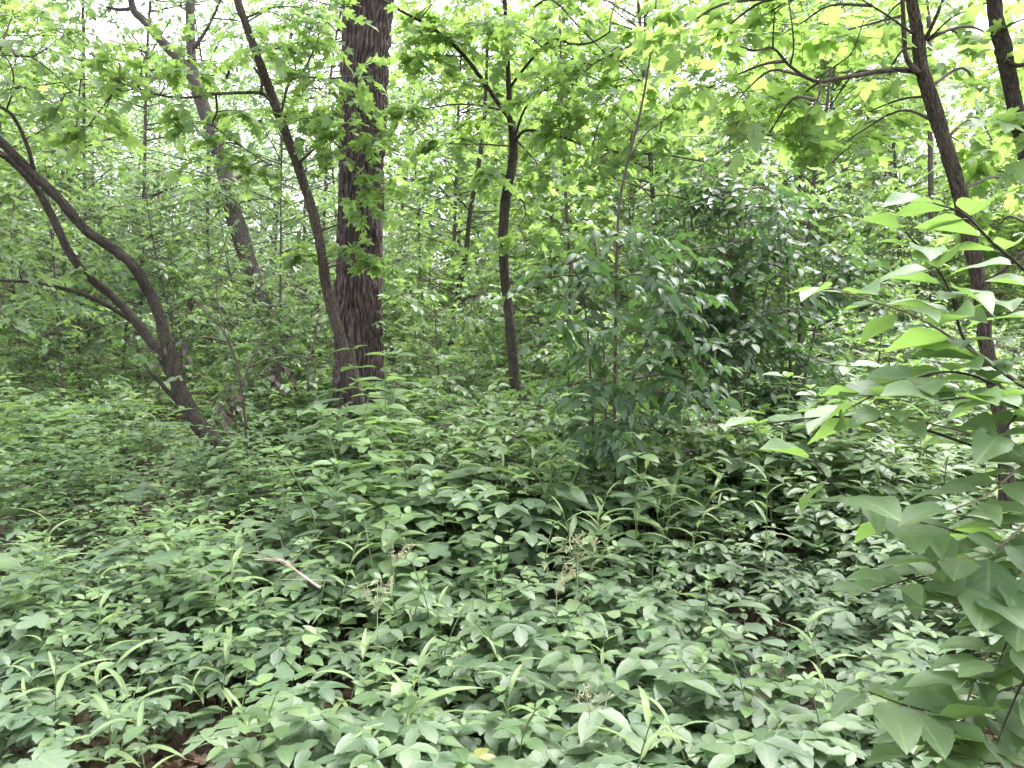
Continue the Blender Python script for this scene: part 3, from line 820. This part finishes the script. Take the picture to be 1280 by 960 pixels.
# ------------------------------------------------------------------ the shrub reaching in close on the right
def near_shrub():
    d0 = 1.75
    main = [(1400, 1150), (1380, 1000), (1362, 860), (1350, 720), (1342, 600), (1336, 520), (1325, 440), (1310, 370), (1300, 300)]
    twigs = [
        ([(1348, 700), (1300, 610), (1262, 572), (1215, 545), (1160, 530), (1105, 512)], 1.75, 1.55, 7),
        ([(1346, 640), (1290, 520), (1240, 480), (1180, 462), (1110, 480), (1060, 505)], 1.75, 1.6, 7),
        ([(1330, 520), (1250, 470), (1203, 430), (1185, 370), (1160, 330), (1128, 295)], 1.75, 1.6, 5),
        ([(1335, 520), (1260, 470), (1200, 430), (1140, 395), (1080, 375), (1040, 362)], 1.75, 1.5, 5),
        ([(1350, 730), (1280, 690), (1200, 668), (1130, 650), (1055, 622), (1015, 578)], 1.75, 1.45, 8),
        ([(1352, 740), (1290, 720), (1220, 715), (1150, 722), (1090, 740)], 1.75, 1.5, 7),
        ([(1358, 820), (1290, 770), (1235, 802), (1207, 852), (1196, 902), (1208, 945)], 1.7, 1.45, 8),
        ([(1362, 860), (1300, 850), (1240, 865), (1190, 890), (1130, 880), (1080, 862)], 1.7, 1.45, 7),
        ([(1378, 960), (1320, 920), (1260, 900), (1200, 920), (1150, 945)], 1.7, 1.45, 6),
        ([(1345, 620), (1310, 580), (1270, 590), (1235, 620), (1190, 640)], 1.7, 1.45, 5),
        ([(1350, 760), (1310, 760), (1270, 780), (1245, 830)], 1.65, 1.4, 5),
        ([(1335, 540), (1300, 500), (1275, 510), (1250, 540)], 1.7, 1.5, 4),
        ([(1345, 650), (1310, 640), (1280, 660), (1240, 690), (1180, 700)], 1.7, 1.5, 5),
        ([(1346, 600), (1230, 560), (1120, 525), (1040, 520), (960, 528)], 1.75, 1.5, 4),
        ([(1312, 380), (1280, 335), (1240, 300), (1205, 265), (1165, 250)], 1.75, 1.6, 4),
        ([(1325, 440), (1290, 395), (1262, 385), (1225, 372)], 1.75, 1.65, 3),
        ([(1380, 1000), (1330, 985), (1270, 960), (1220, 960)], 1.6, 1.4, 5),
        ([(1340, 560), (1300, 530), (1255, 500), (1210, 500), (1170, 505)], 1.65, 1.5, 6),
        ([(1350, 700), (1310, 690), (1265, 730), (1225, 750), (1180, 770)], 1.6, 1.45, 6),
        ([(1360, 840), (1320, 820), (1285, 850), (1250, 930)], 1.55, 1.4, 5),
    ]
    P, r = pix_path(S(main, d0, (16, 5)))
    z0 = gz(P[0, 0], P[0, 1]); P[0, 2] = min(P[0, 2], z0 - 0.03)
    org = np.array([P[0, 0], P[0, 1], z0])
    root = empty('broadleaf_shrub', org, 'leafy shrub with very large smooth oval leaves leaning over the creepers', 'shrub')
    gg = Geo(); gg.add(*tube(P, r, 8, 0.08)); gg.obj('main_stem', M_BARK, root, org)
    ms = [leaf_mesh('leaf', l, M_BIG) for l in L_BIG]
    cnt = 0
    for pts, da, db, nl in twigs:
        tp = S(pts, (da, db), (5.5, 2.2))
        Q, rr = pix_path(tp, 6)
        Q += 0.006 * rng.standard_normal(3)
        gg = Geo(); gg.add(*tube(Q, rr * 0.85, 6, 0.1)); gg.obj('twig', M_BARK if cnt % 3 else M_REDSTEM, root, org)
        cnt += 1
        s = np.linspace(0.16, 1.0, nl + 3)
        for q, t in enumerate(s):
            idx = min(int(t * (len(Q) - 1)), len(Q) - 2)
            p = Q[idx] if t < 1 else Q[-1]
            td = norm(Q[min(idx + 1, len(Q) - 1)] - Q[max(idx - 1, 0)])
            side = norm(np.cross(td, [0, 0, 1.0])) * (1 if q % 2 else -1)
            for e in ((1,) if t == 1 else (1, -1) if rng.random() < 0.6 else (1,)):
                f = td * (1.0 if t == 1 else 0.55) + e * side * (0.1 if t == 1 else 0.85) + 0.25 * rng.standard_normal(3)
                f[2] = 0.4 * f[2] - rng.choice([-0.08, 0.12, 0.6], p=[0.6, 0.3, 0.1])
                nrm = np.array([0, -0.05, 1.0]) + 0.22 * rng.standard_normal(3)
                sz = rng.uniform(0.075, 0.155)
                f = norm(f)
                pe = p + f * 0.016
                gs = Geo(); gs.add(*sticks(p, pe + f * 0.004, 0.0016, 0.0012))
                o = bpy.data.objects.new('leaf', ms[int(rng.integers(4))])
                COL.objects.link(o); o.parent = root
                o.matrix_basis = leaf_matrix(pe - org, f, nrm, sz)
                gs.obj('petiole', M_STEM, o).matrix_basis = (o.matrix_basis.inverted() @ Matrix.Translation(Vector([float(-c) for c in org])))
    return root


near_shrub()


# ------------------------------------------------------------------ ground plants, each one a thing
def plant_kind(kind, r):
    """returns stick segments and leaves (mesh id, p, f, n, size) for one plant standing at the origin"""
    seg, lv = [], []

    def stick(a, b, ra, rb): seg.append((np.array(a, float), np.array(b, float), ra, rb))
    if kind == 'creeper':
        for q in range(int(r.integers(3, 6))):
            a = r.uniform(0, 6.28); h = r.uniform(0.13, 0.34); o = r.uniform(0.04, 0.20)
            b0 = np.array([0.02 * math.cos(a), 0.02 * math.sin(a), -0.01])
            m_ = np.array([o * 0.6 * math.cos(a), o * 0.6 * math.sin(a), h * 0.7]); e = np.array([o * math.cos(a), o * math.sin(a), h])
            stick(b0, m_, 0.0022, 0.0018); stick(m_, e, 0.0018, 0.0013)
            f = np.array([math.cos(a), math.sin(a), r.uniform(-0.12, 0.12)])
            n = np.array([0, 0, 1.0]) + 0.14 * r.standard_normal(3)
            lv.append((int(r.integers(3)), e, f, n, r.uniform(0.075, 0.120)))
    elif kind == 'herb':
        H = r.uniform(0.32, 0.62); lean = 0.12 * r.standard_normal(2); prev = np.array([0, 0, -0.01]); a0 = r.uniform(0, 6.28)
        nn = int(r.integers(4, 6))
        for q in range(nn):
            t = (q + 1) / nn
            p = np.array([lean[0] * t * t, lean[1] * t * t, H * (0.3 + 0.7 * t)])
            stick(prev, p, 0.003, 0.0022); prev = p
            a0 += 1.57 + 0.3 * r.standard_normal()
            for e in (0, math.pi):
                aa = a0 + e + 0.2 * r.standard_normal()
                f = np.array([math.cos(aa), math.sin(aa), r.uniform(-0.12, 0.2)])
                lv.append((3 + int(r.random() < 0.25), p + f * 0.012, f, np.array([0, 0, 1.0]) + 0.15 * r.standard_normal(3), r.uniform(0.058, 0.100) * (1.05 - 0.3 * (t == 1))))
        for e in range(2):
            aa = a0 + 1.57 + e * math.pi
            lv.append((3, p, np.array([math.cos(aa), math.sin(aa), 0.6]), np.array([0, 0, 1.0]) + 0.2 * r.standard_normal(3), r.uniform(0.03, 0.055)))
    elif kind == 'lance':
        H = r.uniform(0.36, 0.66); lean = 0.08 * r.standard_normal(2); prev = np.array([0, 0, -0.01]); a0 = r.uniform(0, 6.28)
        nn = int(r.integers(10, 15))
        for q in range(nn):
            t = (q + 1) / nn
            p = np.array([lean[0] * t * t, lean[1] * t * t, H * t])
            stick(prev, p, 0.0032 - 0.0012 * t, 0.003 - 0.0012 * t); prev = p
            if t < 0.28: continue
            a0 += 2.4 + 0.2 * r.standard_normal()
            f = np.array([math.cos(a0), math.sin(a0), 0.35 + 0.9 * t * t])
            lv.append((5 + int(r.integers(2)), p, f, np.array([0, 0, 1.0]) - 0.3 * np.array([f[0], f[1], 0]) + 0.15 * r.standard_normal(3),
                       r.uniform(0.13, 0.22) * (1.0 if t < 0.85 else 0.75)))
    elif kind == 'lobed':
        for q in range(int(r.integers(1, 4))):
            a = r.uniform(0, 6.28); h = r.uniform(0.18, 0.38); o = r.uniform(0.02, 0.10)
            e = np.array([o * math.cos(a), o * math.sin(a), h])
            stick((0, 0, -0.01), e, 0.0025, 0.0018)
            f = np.array([math.cos(a), math.sin(a), r.uniform(-0.2, 0.1)])
            lv.append((int(r.choice([7, 7, 8, 11])), e, f, np.array([0, 0, 1.0]) + 0.16 * r.standard_normal(3), r.uniform(0.085, 0.155)))
    elif kind == 'tall':
        H = r.uniform(0.75, 1.1); lean = 0.10 * r.standard_normal(2); prev = np.array([0, 0, -0.01]); a0 = r.uniform(0, 6.28)
        nn = 8
        for q in range(nn):
            t = (q + 1) / nn
            p = np.array([lean[0] * t * t, lean[1] * t * t, H * t])
            stick(prev, p, 0.0042 - 0.002 * t, 0.004 - 0.002 * t); prev = p
            if t < 0.3: continue
            a0 += 1.57 + 0.25 * r.standard_normal()
            for e in (0, 2.09, 4.19):
                aa = a0 + e + 0.2 * r.standard_normal()
                f = np.array([math.cos(aa), math.sin(aa), r.uniform(-0.12, 0.25)])
                lv.append((9, p + f * 0.01, f, np.array([0, 0, 1.0]) + 0.15 * r.standard_normal(3), r.uniform(0.10, 0.16) * (0.7 if t == 1 else 1)))
    elif kind == 'grass':
        for q in range(int(r.integers(9, 15))):
            a = r.uniform(0, 6.28); f = np.array([0.5 * math.cos(a), 0.5 * math.sin(a), 1.0])
            lv.append((10, np.array([0.02 * math.cos(a), 0.02 * math.sin(a), -0.01]), f, np.array([-math.cos(a), -math.sin(a), 0.6]) + 0.1 * r.standard_normal(3), r.uniform(0.28, 0.6)))
        stick((0, 0, -0.01), (0.01, 0, 0.5), 0.002, 0.001)
    elif kind == 'umbel':
        H = r.uniform(0.35, 0.55)
        stick((0, 0, -0.01), (0.02, 0, H), 0.0022, 0.0016)
        for q in range(9):
            a = r.uniform(0, 6.28); o = r.uniform(0.02, 0.075)
            e = np.array([o * math.cos(a), o * math.sin(a), H + 0.05 + 0.03 * r.random()])
            stick((0.02, 0, H - 0.02 * r.random()), e, 0.0010, 0.0008)
            for w in range(5):
                g_ = e + 0.014 * r.standard_normal(3)
                stick(e, g_, 0.0005, 0.0022)
        for q in range(5):
            a = r.uniform(0, 6.28); f = np.array([math.cos(a), math.sin(a), -0.1])
            lv.append((3, np.array([0.01, 0, H * r.uniform(0.4, 0.9)]), f, np.array([0, 0, 1.0]) + 0.2 * r.standard_normal(3), r.uniform(0.07, 0.11)))
    return seg, lv


LEAFS = [(L_PALM[0], M_CREEP), (L_PALM[1], M_CREEP), (L_PALM3, M_CREEP), (L_OVATE, M_BROAD), (L_HEART, M_BROAD), (L_LANCE, M_LANCE),
         (L_LANCE2, M_LANCE), (L_LOBED, M_LOBED), (L_HEART, M_LOBED), (L_OVATE, M_BROAD), (L_BLADE, M_LANCE), (L_MAPLE, M_LOBED)]
LEAF_ME = [leaf_mesh('leaf', l, m_) for l, m_ in LEAFS]
KINDS = {
    'creeper': ('creeper_plant', 'low creeper with {} fingered {}', 'creeper', M_REDSTEM),
    'herb': ('leafy_herb', '{}upright herb with paired oval leaves', 'herb', M_STEM),
    'lance': ('narrow_leaf_herb', '{}pale herb with long narrow arching leaves', 'herb', M_STEM),
    'lobed': ('lobed_leaf_plant', 'low plant with {} broad flat {}', 'plant', M_REDSTEM),
    'tall': ('tall_herb', '{}tiered herb with tiers of oval leaves', 'herb', M_STEM),
    'grass': ('grass_tuft', '{}tuft of long bent grass blades', 'grass', M_STEM),
    'umbel': ('flowering_herb', '{}flowering herb topped with tiny pale flowers', 'herb', M_UMB),
}
GROUPS = {'creeper': 'creepers on the forest floor', 'herb': 'leafy herbs on the forest floor', 'lance': 'narrow-leaved herbs on the forest floor',
          'lobed': 'broad-leaved low plants', 'tall': 'tall herbs by the trunks', 'grass': 'grass tufts', 'umbel': 'flowering herbs'}
VAR = {}
for kd in KINDS:
    VAR[kd] = []
    for q in range(7):
        r_ = np.random.default_rng(100 + 17 * q + len(kd))
        seg, lv = plant_kind(kd, r_)
        gg = Geo()
        gg.add(*sticks(np.array([s[0] for s in seg]), np.array([s[1] for s in seg]), np.array([s[2] for s in seg]), np.array([s[3] for s in seg])))
        VAR[kd].append((gg.mesh('stem', KINDS[kd][3]), lv, gg))


LAND = [(455, 600, 8.5, 'the thick furrowed trunk'), (472, 600, 7.2, 'the slim curved maple'), (290, 600, 6.4, 'the leaning tree'), (650, 560, 8, 'the slender brown tree'),
        (1255, 700, 4.6, 'the rough branching maple'), (768, 660, 5.3, 'the dense dark shrub'), (1250, 900, 1.9, 'the broad-leaved shrub'), (355, 705, 3.3, 'the pale dry twig'),
        (307, 640, 6.1, 'the wilted sapling'), (915, 600, 6.6, 'the shadowy bush')]
LAND = [(*at(a_, b_, c_)[:2], t_) for a_, b_, c_, t_ in LAND]
UMB = [(720, 690, 3.2), (690, 706, 3.1), (470, 740, 2.9), (735, 890, 2.2), (500, 670, 3.5)]
LAND += [(*at(*u_)[:2], 'a flowering herb') for u_ in UMB]


def beside(x, y):
    dd = [math.hypot(x - a_, y - b_) for a_, b_, _ in LAND]
    q = int(np.argmin(dd))
    return ('close beside ' if dd[q] < 0.55 else 'nearest to ') + LAND[q][2]


def behind(x, y):
    q = int(np.argmin([abs(x / y - a_ / b_) if t_ != 'a flowering herb' else 9 for a_, b_, t_ in LAND]))
    return 'far behind ' + LAND[q][2]


NUM = ('no', 'one', 'two', 'three', 'four', 'five', 'six', 'seven', 'eight', 'nine', 'ten', 'eleven', 'twelve')


def plant(kd, x, y, scale, rot, tilt=(0, 0), label=None):
    nm, lab, cat, _ = KINDS[kd]
    stem, lv, _ = VAR[kd][int(rng.integers(7))]
    if kd in ('creeper', 'lobed'):
        k_ = len(lv)
        lab = lab.format(NUM[k_], 'leaf' if k_ == 1 else 'leaves')
    else:
        lab = lab.format('short ' if scale < 0.72 else '')
    e = empty(nm, (x, y, float(gz(x, y))), lab + ', ' + beside(x, y), cat, GROUPS[kd])
    e.rotation_euler = (float(tilt[0]), float(tilt[1]), float(rot)); e.scale = (scale,) * 3
    o = bpy.data.objects.new('stem', stem); COL.objects.link(o); o.parent = e
    for mid, p, f, n_, s in lv:
        o = bpy.data.objects.new('leaf', LEAF_ME[mid]); COL.objects.link(o); o.parent = e
        o.matrix_basis = leaf_matrix(p, f, n_, s)
    return e


def plants_to(geos, kd, X, Y, sc, simple=False):
    """plants past the countable ones: joined"""
    for q in range(len(X)):
        _, lv, _ = VAR[kd][int(rng.integers(7))]
        a_ = rng.uniform(0, 6.28); c, s_ = math.cos(a_), math.sin(a_)
        Rm = np.array([[c, -s_, 0], [s_, c, 0], [0, 0, 1]]) * sc[q]
        o = np.array([X[q], Y[q], gz(X[q], Y[q])])
        for mid, p, f, n_, s in lv:
            geos.setdefault(mid, []).append((o + Rm @ p, Rm @ f, Rm @ n_, s * sc[q]))


SIGHT = [(at(450, 590, 8.5), 2.2, 0.045)]     # open lanes in the tall growth
TALL = [False]
TRUNKS = [at(455, 590, 8.5), at(470, 570, 7.2), at(290, 580, 6.4), at(650, 540, 8), at(1255, 560, 4.6), at(768, 540, 5.3)]


def clear(x, y, rad=0.22):
    for t, reach, half in SIGHT:
        if t[1] - reach < y < t[1] and abs(x / y - t[0] / t[1]) < half and (rad > 0.3 or TALL[0]):
            return False
    return all((x - t[0]) ** 2 + (y - t[1]) ** 2 > rad * rad for t in TRUNKS)


def scatter(n, d0, d1, power=1.0, px0=-40, px1=1320):
    out = []
    while len(out) < n:
        y = d0 + (d1 - d0) * rng.random() ** power
        x = ((rng.uniform(px0, px1) - 640) / FPX) * y
        if clear(x, y):
            out.append((x, y))
    return np.array(out)


def density_hole(x, y):
    """bare patches of litter"""
    return (math.sin(2.1 * x + 1.3) * math.sin(1.7 * y + 0.4) + 0.5 * math.sin(4.3 * x - 2.9 * y)) * (1 if y < 4.3 else 0.4)


def clump(x, y):
    k_ = (0.92 if y < 3 else 1.0) + 0.20 * math.sin(1.9 * x + 0.6 * y) + 0.18 * math.sin(2.7 * y - 1.1 * x + 2) + 0.12 * math.sin(6.1 * x + 4.7 * y)
    k_ = k_ if y > 3 else 0.55 + 0.35 * k_
    return k_ * (1.0 + 0.45 * min(1, max(0, (y - 3.6) / 2)) * (1 if x > -0.25 * y else 0.3))


def fill(kd, n, d0, d1, power, smin, smax, **kw):
    k_ = 0
    for x, y in scatter(n * 3, d0, d1, power, **kw):
        if k_ >= n: break
        if density_hole(x, y) > (0.95 if x < 0.2 or y > 3.6 else 0.65): continue
        plant(kd, x, y, rng.uniform(smin, smax) * clump(x, y), rng.uniform(0, 6.28), 0.10 * rng.standard_normal(2))
        k_ += 1


fill('creeper', 300, 1.9, 4.6, 1.1, 0.8, 1.15)
fill('lobed', 170, 1.9, 4.8, 1.0, 0.75, 1.15, px1=1150)
fill('herb', 210, 2.2, 6.2, 1.0, 0.65, 1.15)
fill('lance', 46, 2.3, 5.5, 1.0, 0.6, 1.0)
TALL[0] = True
fill('tall', 95, 4.4, 7.8, 1.0, 0.5, 0.85)
fill('grass', 10, 4.2, 7.0, 1.0, 0.7, 1.0)
TALL[0] = False

# narrow-leaved herbs where the photograph shows them (pixel of the tip, depth)
for px, py, dd in ((487, 815, 2.15), (785, 850, 2.05), (130, 830, 2.4), (180, 850, 2.3), (285, 700, 3.1), (120, 750, 2.9), (545, 850, 2.3), (270, 760, 2.8),
                   (430, 770, 2.6), (35, 650, 3.6), (60, 770, 2.6), (740, 515, 4.3), (790, 525, 4.2), (830, 530, 4.4), (860, 560, 4.3), (700, 540, 4.4), (735, 545, 4.1), (960, 600, 4.0), (420, 690, 3.4), (180, 640, 3.8),
                   (770, 580, 4.1), (880, 880, 2.2), (560, 720, 3.2), (310, 830, 2.4), (720, 620, 4.0), (500, 700, 3.2), (630, 860, 2.3)):
    p = at(px, py, dd)
    h = p[2] - gz(p[0], p[1])
    plant('lance', p[0], p[1], float(np.clip(h / 0.55, 0.45, 1.25)), rng.uniform(0, 6.28), 0.05 * rng.standard_normal(2))
for px, py, dd in ((480, 440, 5.0), (800, 530, 4.2), (700, 500, 4.7), (540, 500, 5.4), (350, 540, 5.3), (300, 560, 5.2), (600, 520, 5.2), (930, 480, 5.2), (880, 520, 4.9), (400, 540, 5.6)):
    p = at(px, py, dd)
    h = p[2] - gz(p[0], p[1])
    plant('tall', p[0], p[1], float(np.clip(h / 0.95, 0.5, 1.4)), rng.uniform(0, 6.28), 0.05 * rng.standard_normal(2))
for px, py, dd in UMB:
    p = at(px, py, dd)
    h = p[2] - gz(p[0], p[1])
    plant('umbel', p[0], p[1], float(np.clip(h / 0.48, 0.5, 1.2)), rng.uniform(0, 6.28), 0.05 * rng.standard_normal(2))

# a fallen dry twig lying over the creepers
p0 = at(345, 690, 3.3)
gg = Geo()
tw = spline(np.array([at(400, 735, 3.1), at(372, 715, 3.2), at(350, 700, 3.3), at(318, 700, 3.4)]), 4)
gg.add(*tube(tw, np.linspace(0.006, 0.003, len(tw)), 5))
for q in range(9):
    b_ = tw[int(rng.integers(2, len(tw)))]
    gg.add(*sticks(b_, b_ + np.array([rng.uniform(-0.14, 0.14), rng.uniform(-0.08, 0.08), rng.uniform(0.01, 0.13)]), 0.0022, 0.001))
tag(gg.obj('fallen_twig', M_DRY), 'pale dry forked twig caught on top of the creeper leaves', 'twig')

# the rest of the green carpet, out to where the wood closes in
geos = {}
for kd, n_, d0, d1, pw, side in (('herb', 330, 3.2, 9.0, 0.9, 1), ('creeper', 240, 1.9, 4.6, 0.9, 0), ('herb', 90, 1.9, 3.6, 0.9, 0), ('creeper', 800, 2.0, 9.5, 0.9, 0), ('herb', 1400, 3.4, 13, 0.9, 0), ('lobed', 250, 3.0, 9, 1.0, 0)):
    TALL[0] = kd == 'herb'
    P = np.array([p for p in scatter(n_, d0, d1, pw, px1=330 if side else 1320) if density_hole(p[0], p[1]) < (0.85 if p[0] < 0.2 or p[1] > 3.6 else 0.55)])
    TALL[0] = False
    plants_to(geos, kd, P[:, 0], P[:, 1], np.array([rng.uniform(0.75, 1.25) * clump(*p) for p in P]))
for k_, (mid_set, mat, nm, lab) in enumerate((((0, 1, 2), M_CREEP, 'creeper_carpet', 'carpet of five-fingered creeper leaves covering the forest floor'),
                                              ((3, 4, 9), M_BROAD, 'herb_carpet', 'mass of oval-leaved herbs covering the forest floor'),
                                              ((7, 8, 11), M_LOBED, 'lobed_leaf_carpet', 'scattered mass of broad lobed leaves on the forest floor'))):
    gg = Geo()
    for mid in mid_set:
        if mid in geos:
            A_ = geos[mid]
            put(gg, LEAFS[mid][0], *(np.array([r_[q] for r_ in A_]) for q in range(4)))
    if gg.n:
        tag(gg.obj(nm, mat), lab, 'ground cover', kind='stuff')
# far undergrowth: leaves in low clumps
n = 3800
y = 8 + 44 * rng.random(n) ** 1.25
x = rng.uniform(-1, 1, n) * (0.72 * y + 1.5)
h = rng.uniform(0.25, 0.75, n) * (1 + 0.02 * y)
base = np.column_stack([x, y, gz(x, y) + h])
gg = Geo()
th = rng.uniform(0, 6.28, n)
for rep in range(2):
    Pq, Fq, Nq, Sq, _ = spray_frames(base - np.array([0, 0, 0.18 * rep]), np.column_stack([np.cos(th + 2 * rep), np.sin(th + 2 * rep), 0.25 + 0 * th]), 0.35 + 0.008 * y, 7, 0.13, 0.25, 0.4)
    put(gg, L_OVATE_LO, Pq, Fq, Nq, Sq * np.repeat(1 + 0.02 * y, 7))
gs_ = sticks(np.column_stack([x, y, gz(x, y) - 0.02]), base, 0.004, 0.003)
tag(gg.obj('undergrowth', M_SHRUB), 'sunlit low undergrowth filling the wood behind the nearer trunks', 'undergrowth', kind='stuff')
gg = Geo(); gg.add(*gs_)
tag(gg.obj('undergrowth_stalks', M_STEM), 'thin green stalks carrying the undergrowth behind the trunks', 'undergrowth', kind='stuff')

# ------------------------------------------------------------------ background shrubs and trees, one by one


def make_far(kind, H, rad, nblob, nspr, k, size, leaf, mat, z0, trunk_r, seed, zpow=1.0):
    """trunk mesh and crown mesh of one background tree or shrub at the origin"""
    r = np.random.default_rng(seed)
    lean = 0.06 * H * r.standard_normal(2)
    tp = spline(np.array([[0, 0, -0.1], [0.3 * lean[0], 0.3 * lean[1], 0.35 * H], [0.8 * lean[0], 0.5 * lean[1], 0.7 * H], [lean[0], lean[1], 0.98 * H]]), 4)
    gt = Geo(); gt.add(*tube(tp, np.linspace(trunk_r, trunk_r * 0.2, len(tp)), 8, 0.1))
    t = r.random(nblob) ** zpow
    zc = z0 + (H - z0) * t
    wid = rad * np.sqrt(np.clip(np.sin(np.pi * (0.12 + 0.8 * t)), 0.1, 1)) * np.sqrt(r.random(nblob))
    a_ = r.uniform(0, 6.28, nblob)
    c = np.column_stack([np.interp(zc, tp[:, 2], tp[:, 0]) + wid * np.cos(a_), np.interp(zc, tp[:, 2], tp[:, 1]) + wid * np.sin(a_), zc])
    src = np.column_stack([np.interp(zc - 0.3 * wid, tp[:, 2], tp[:, 0]), np.interp(zc - 0.3 * wid, tp[:, 2], tp[:, 1]), np.maximum(zc - 0.3 * wid, 0)])
    gt.add(*sticks(src, c, 0.012 * H / 6, 0.006))
    u = norm(r.standard_normal((nblob * nspr, 3)) * np.array([1, 1, 0.4]))
    br = np.repeat(rad * r.uniform(0.16, 0.34, nblob), nspr)
    q = np.repeat(c, nspr, 0) + u * (br * r.random(nblob * nspr) ** 0.5)[:, None]
    gt.add(*sticks(np.repeat(c, nspr, 0), q, 0.004, 0.003))
    P, F, Nv, S_, _ = spray_frames(q, u + 0.5 * r.standard_normal(u.shape) * np.array([1, 1, 0.3]), br * r.uniform(0.5, 1.0, len(br)), k, size, 0.25, 0.4)
    ok = P[:, 2] > 0.05
    gl = Geo(); put(gl, leaf, P[ok], F[ok], Nv[ok], S_[ok], r.random(ok.sum()))
    return gt.mesh('trunk', M_FARBARK), gl.mesh('crown', mat)


def place_far(protos, x, y, s, name, label, cat, group, parts, rot=None):
    tr, cr = protos[int(rng.integers(len(protos)))]
    e = empty(name, (x, y, float(gz(x, y)) - 0.02), label, cat, group)
    e.rotation_euler = (0, 0, rng.uniform(0, 6.28)); e.scale = (s, s, s * rng.uniform(0.9, 1.15))
    for nm, me in zip(parts, (tr, cr)):
        o = bpy.data.objects.new(nm, me); COL.objects.link(o); o.parent = e


T_NEAR = [make_far('t', 8.5, 2.0, 70, 9, 6, 0.16, L_MAPLE2, M_MAPLE, 1.0, 0.055, 40 + q) for q in range(3)]
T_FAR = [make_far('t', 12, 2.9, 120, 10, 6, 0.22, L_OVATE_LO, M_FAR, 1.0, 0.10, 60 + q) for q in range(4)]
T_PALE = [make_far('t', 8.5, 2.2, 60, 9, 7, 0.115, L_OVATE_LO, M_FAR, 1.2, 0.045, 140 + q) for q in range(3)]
T_SAP = [make_far('t', 4.2, 1.1, 46, 8, 6, 0.115, L_OVATE, M_SHRUB, 0.4, 0.022, 160 + q) for q in range(3)]
B_NEAR = [make_far('b', 2.0, 1.0, 34, 8, 6, 0.11, L_OVATE, M_SHRUB, 0.35, 0.018, 80 + q) for q in range(4)]
B_LOW = [make_far('b', 0.85, 0.42, 22, 6, 5, 0.085, L_OVATE, M_BROAD, 0.22, 0.007, 120 + q) for q in range(4)]
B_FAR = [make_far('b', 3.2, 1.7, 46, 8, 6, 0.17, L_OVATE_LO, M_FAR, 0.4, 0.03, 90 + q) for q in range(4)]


def spaced(n, d0, d1, gap, margin=1.0, power=0.8, avoid=0.8, keep=None):
    out = []
    tries = 0
    while len(out) < n and tries < 20000:
        tries += 1
        y = d0 + (d1 - d0) * rng.random() ** power
        x = rng.uniform(-1, 1) * (0.68 * y + margin)
        if not clear(x, y, avoid): continue
        if keep and not keep(x, y): continue
        if all((x - q[0]) ** 2 + (y - q[1]) ** 2 > gap * gap for q in out):
            out.append((x, y))
    return out


for x, y in spaced(16, 11.5, 21, 1.8, keep=lambda x, y: x > -0.12 * y or x < -0.6 * y):
    place_far(T_NEAR, x, y, rng.uniform(0.75, 1.15), 'understory_tree', 'slim understory tree with lobed yellow-green leaves ' + behind(x, y), 'tree',
              'slim understory trees', ('trunk', 'crown'))
for x, y in spaced(10, 12, 21, 1.9, keep=lambda x, y: x < -0.12 * y):
    place_far(T_PALE, x, y, rng.uniform(0.75, 1.15), 'airy_tree', 'airy small-leaved pale tree ' + behind(x, y), 'tree', 'airy pale understory trees', ('trunk', 'crown'))
for x, y in spaced(62, 20, 66, 2.9):
    place_far(T_FAR, x, y, rng.uniform(0.75, 1.3), 'background_tree', 'pale tall leafy tree deep in the wood, ' + behind(x, y), 'tree', 'pale trees deep in the wood', ('trunk', 'crown'))
for x, y in spaced(44, 7.4, 13, 0.8, keep=lambda x, y: x > -0.32 * y):
    place_far(B_NEAR, x, y, rng.uniform(0.55, 0.95), 'understory_bush', 'knee to chest high green bush ' + beside(x, y), 'bush', 'bushes around the trunk bases', ('stems', 'foliage'))
for x, y in spaced(24, 9.2, 15, 1.25):
    place_far(T_SAP, x, y, rng.uniform(0.6, 1.05), 'leafy_sapling', 'leafy sapling clothed nearly to the ground, ' + behind(x, y), 'sapling', 'leafy saplings behind the trunks', ('trunk', 'crown'))
for x, y in spaced(44, 5.2, 7.6, 0.38, keep=lambda x, y: -0.2 * y < x < 0.42 * y, avoid=0.35):
    place_far(B_LOW, x, y, rng.uniform(0.65, 1.1), 'low_bush', 'low dense bush of oval leaves ' + beside(x, y), 'bush', 'low bushes before the trunks', ('stems', 'foliage'))
for x, y in spaced(66, 12, 45, 1.7):
    place_far(B_FAR, x, y, rng.uniform(0.6, 1.15), 'background_bush', 'pale airy bush among far trunks, ' + behind(x, y), 'bush', 'bushes among the far trunks', ('stems', 'foliage'))

# bare-stemmed trunks seen through the leaves
for px, py, dd, w, top, lab in ((107, 400, 15, 7, -60, 'thin straight grey trunk standing behind the leaning stems'),
                                (81, 432, 19, 10, 100, 'dark straight trunk in the clearing behind the leaning stems, with two thinner ones beside it'),
                                (118, 430, 21, 9, 120, 'brown straight trunk at the far side of the clearing'),
                                (98, 430, 24, 6, 140, 'thinnest grey trunk between two darker ones across the clearing'),
                                (1165, 430, 13, 12, 20, 'pale grey trunk seen behind the branching maple'),
                                (925, 420, 11, 14, 250, 'short-looking brown trunk glimpsed through the shadowy bush')):
    tree('distant_tree', lab, [S([(px + 3, py + 20), (px, py - 80), (px - 2, (py + top) / 2 - 40), (px - 4, top)], dd, (w, w * 0.7))],
         blobs=[(px + rng.uniform(-30, 30), top + rng.uniform(-60, 40), dd, 26) for _ in range(4)],
         leaf=L_OVATE_LO, leaf_m=M_FAR, size=0.16, sprays=7, bark=M_FARBARK, sides=8)
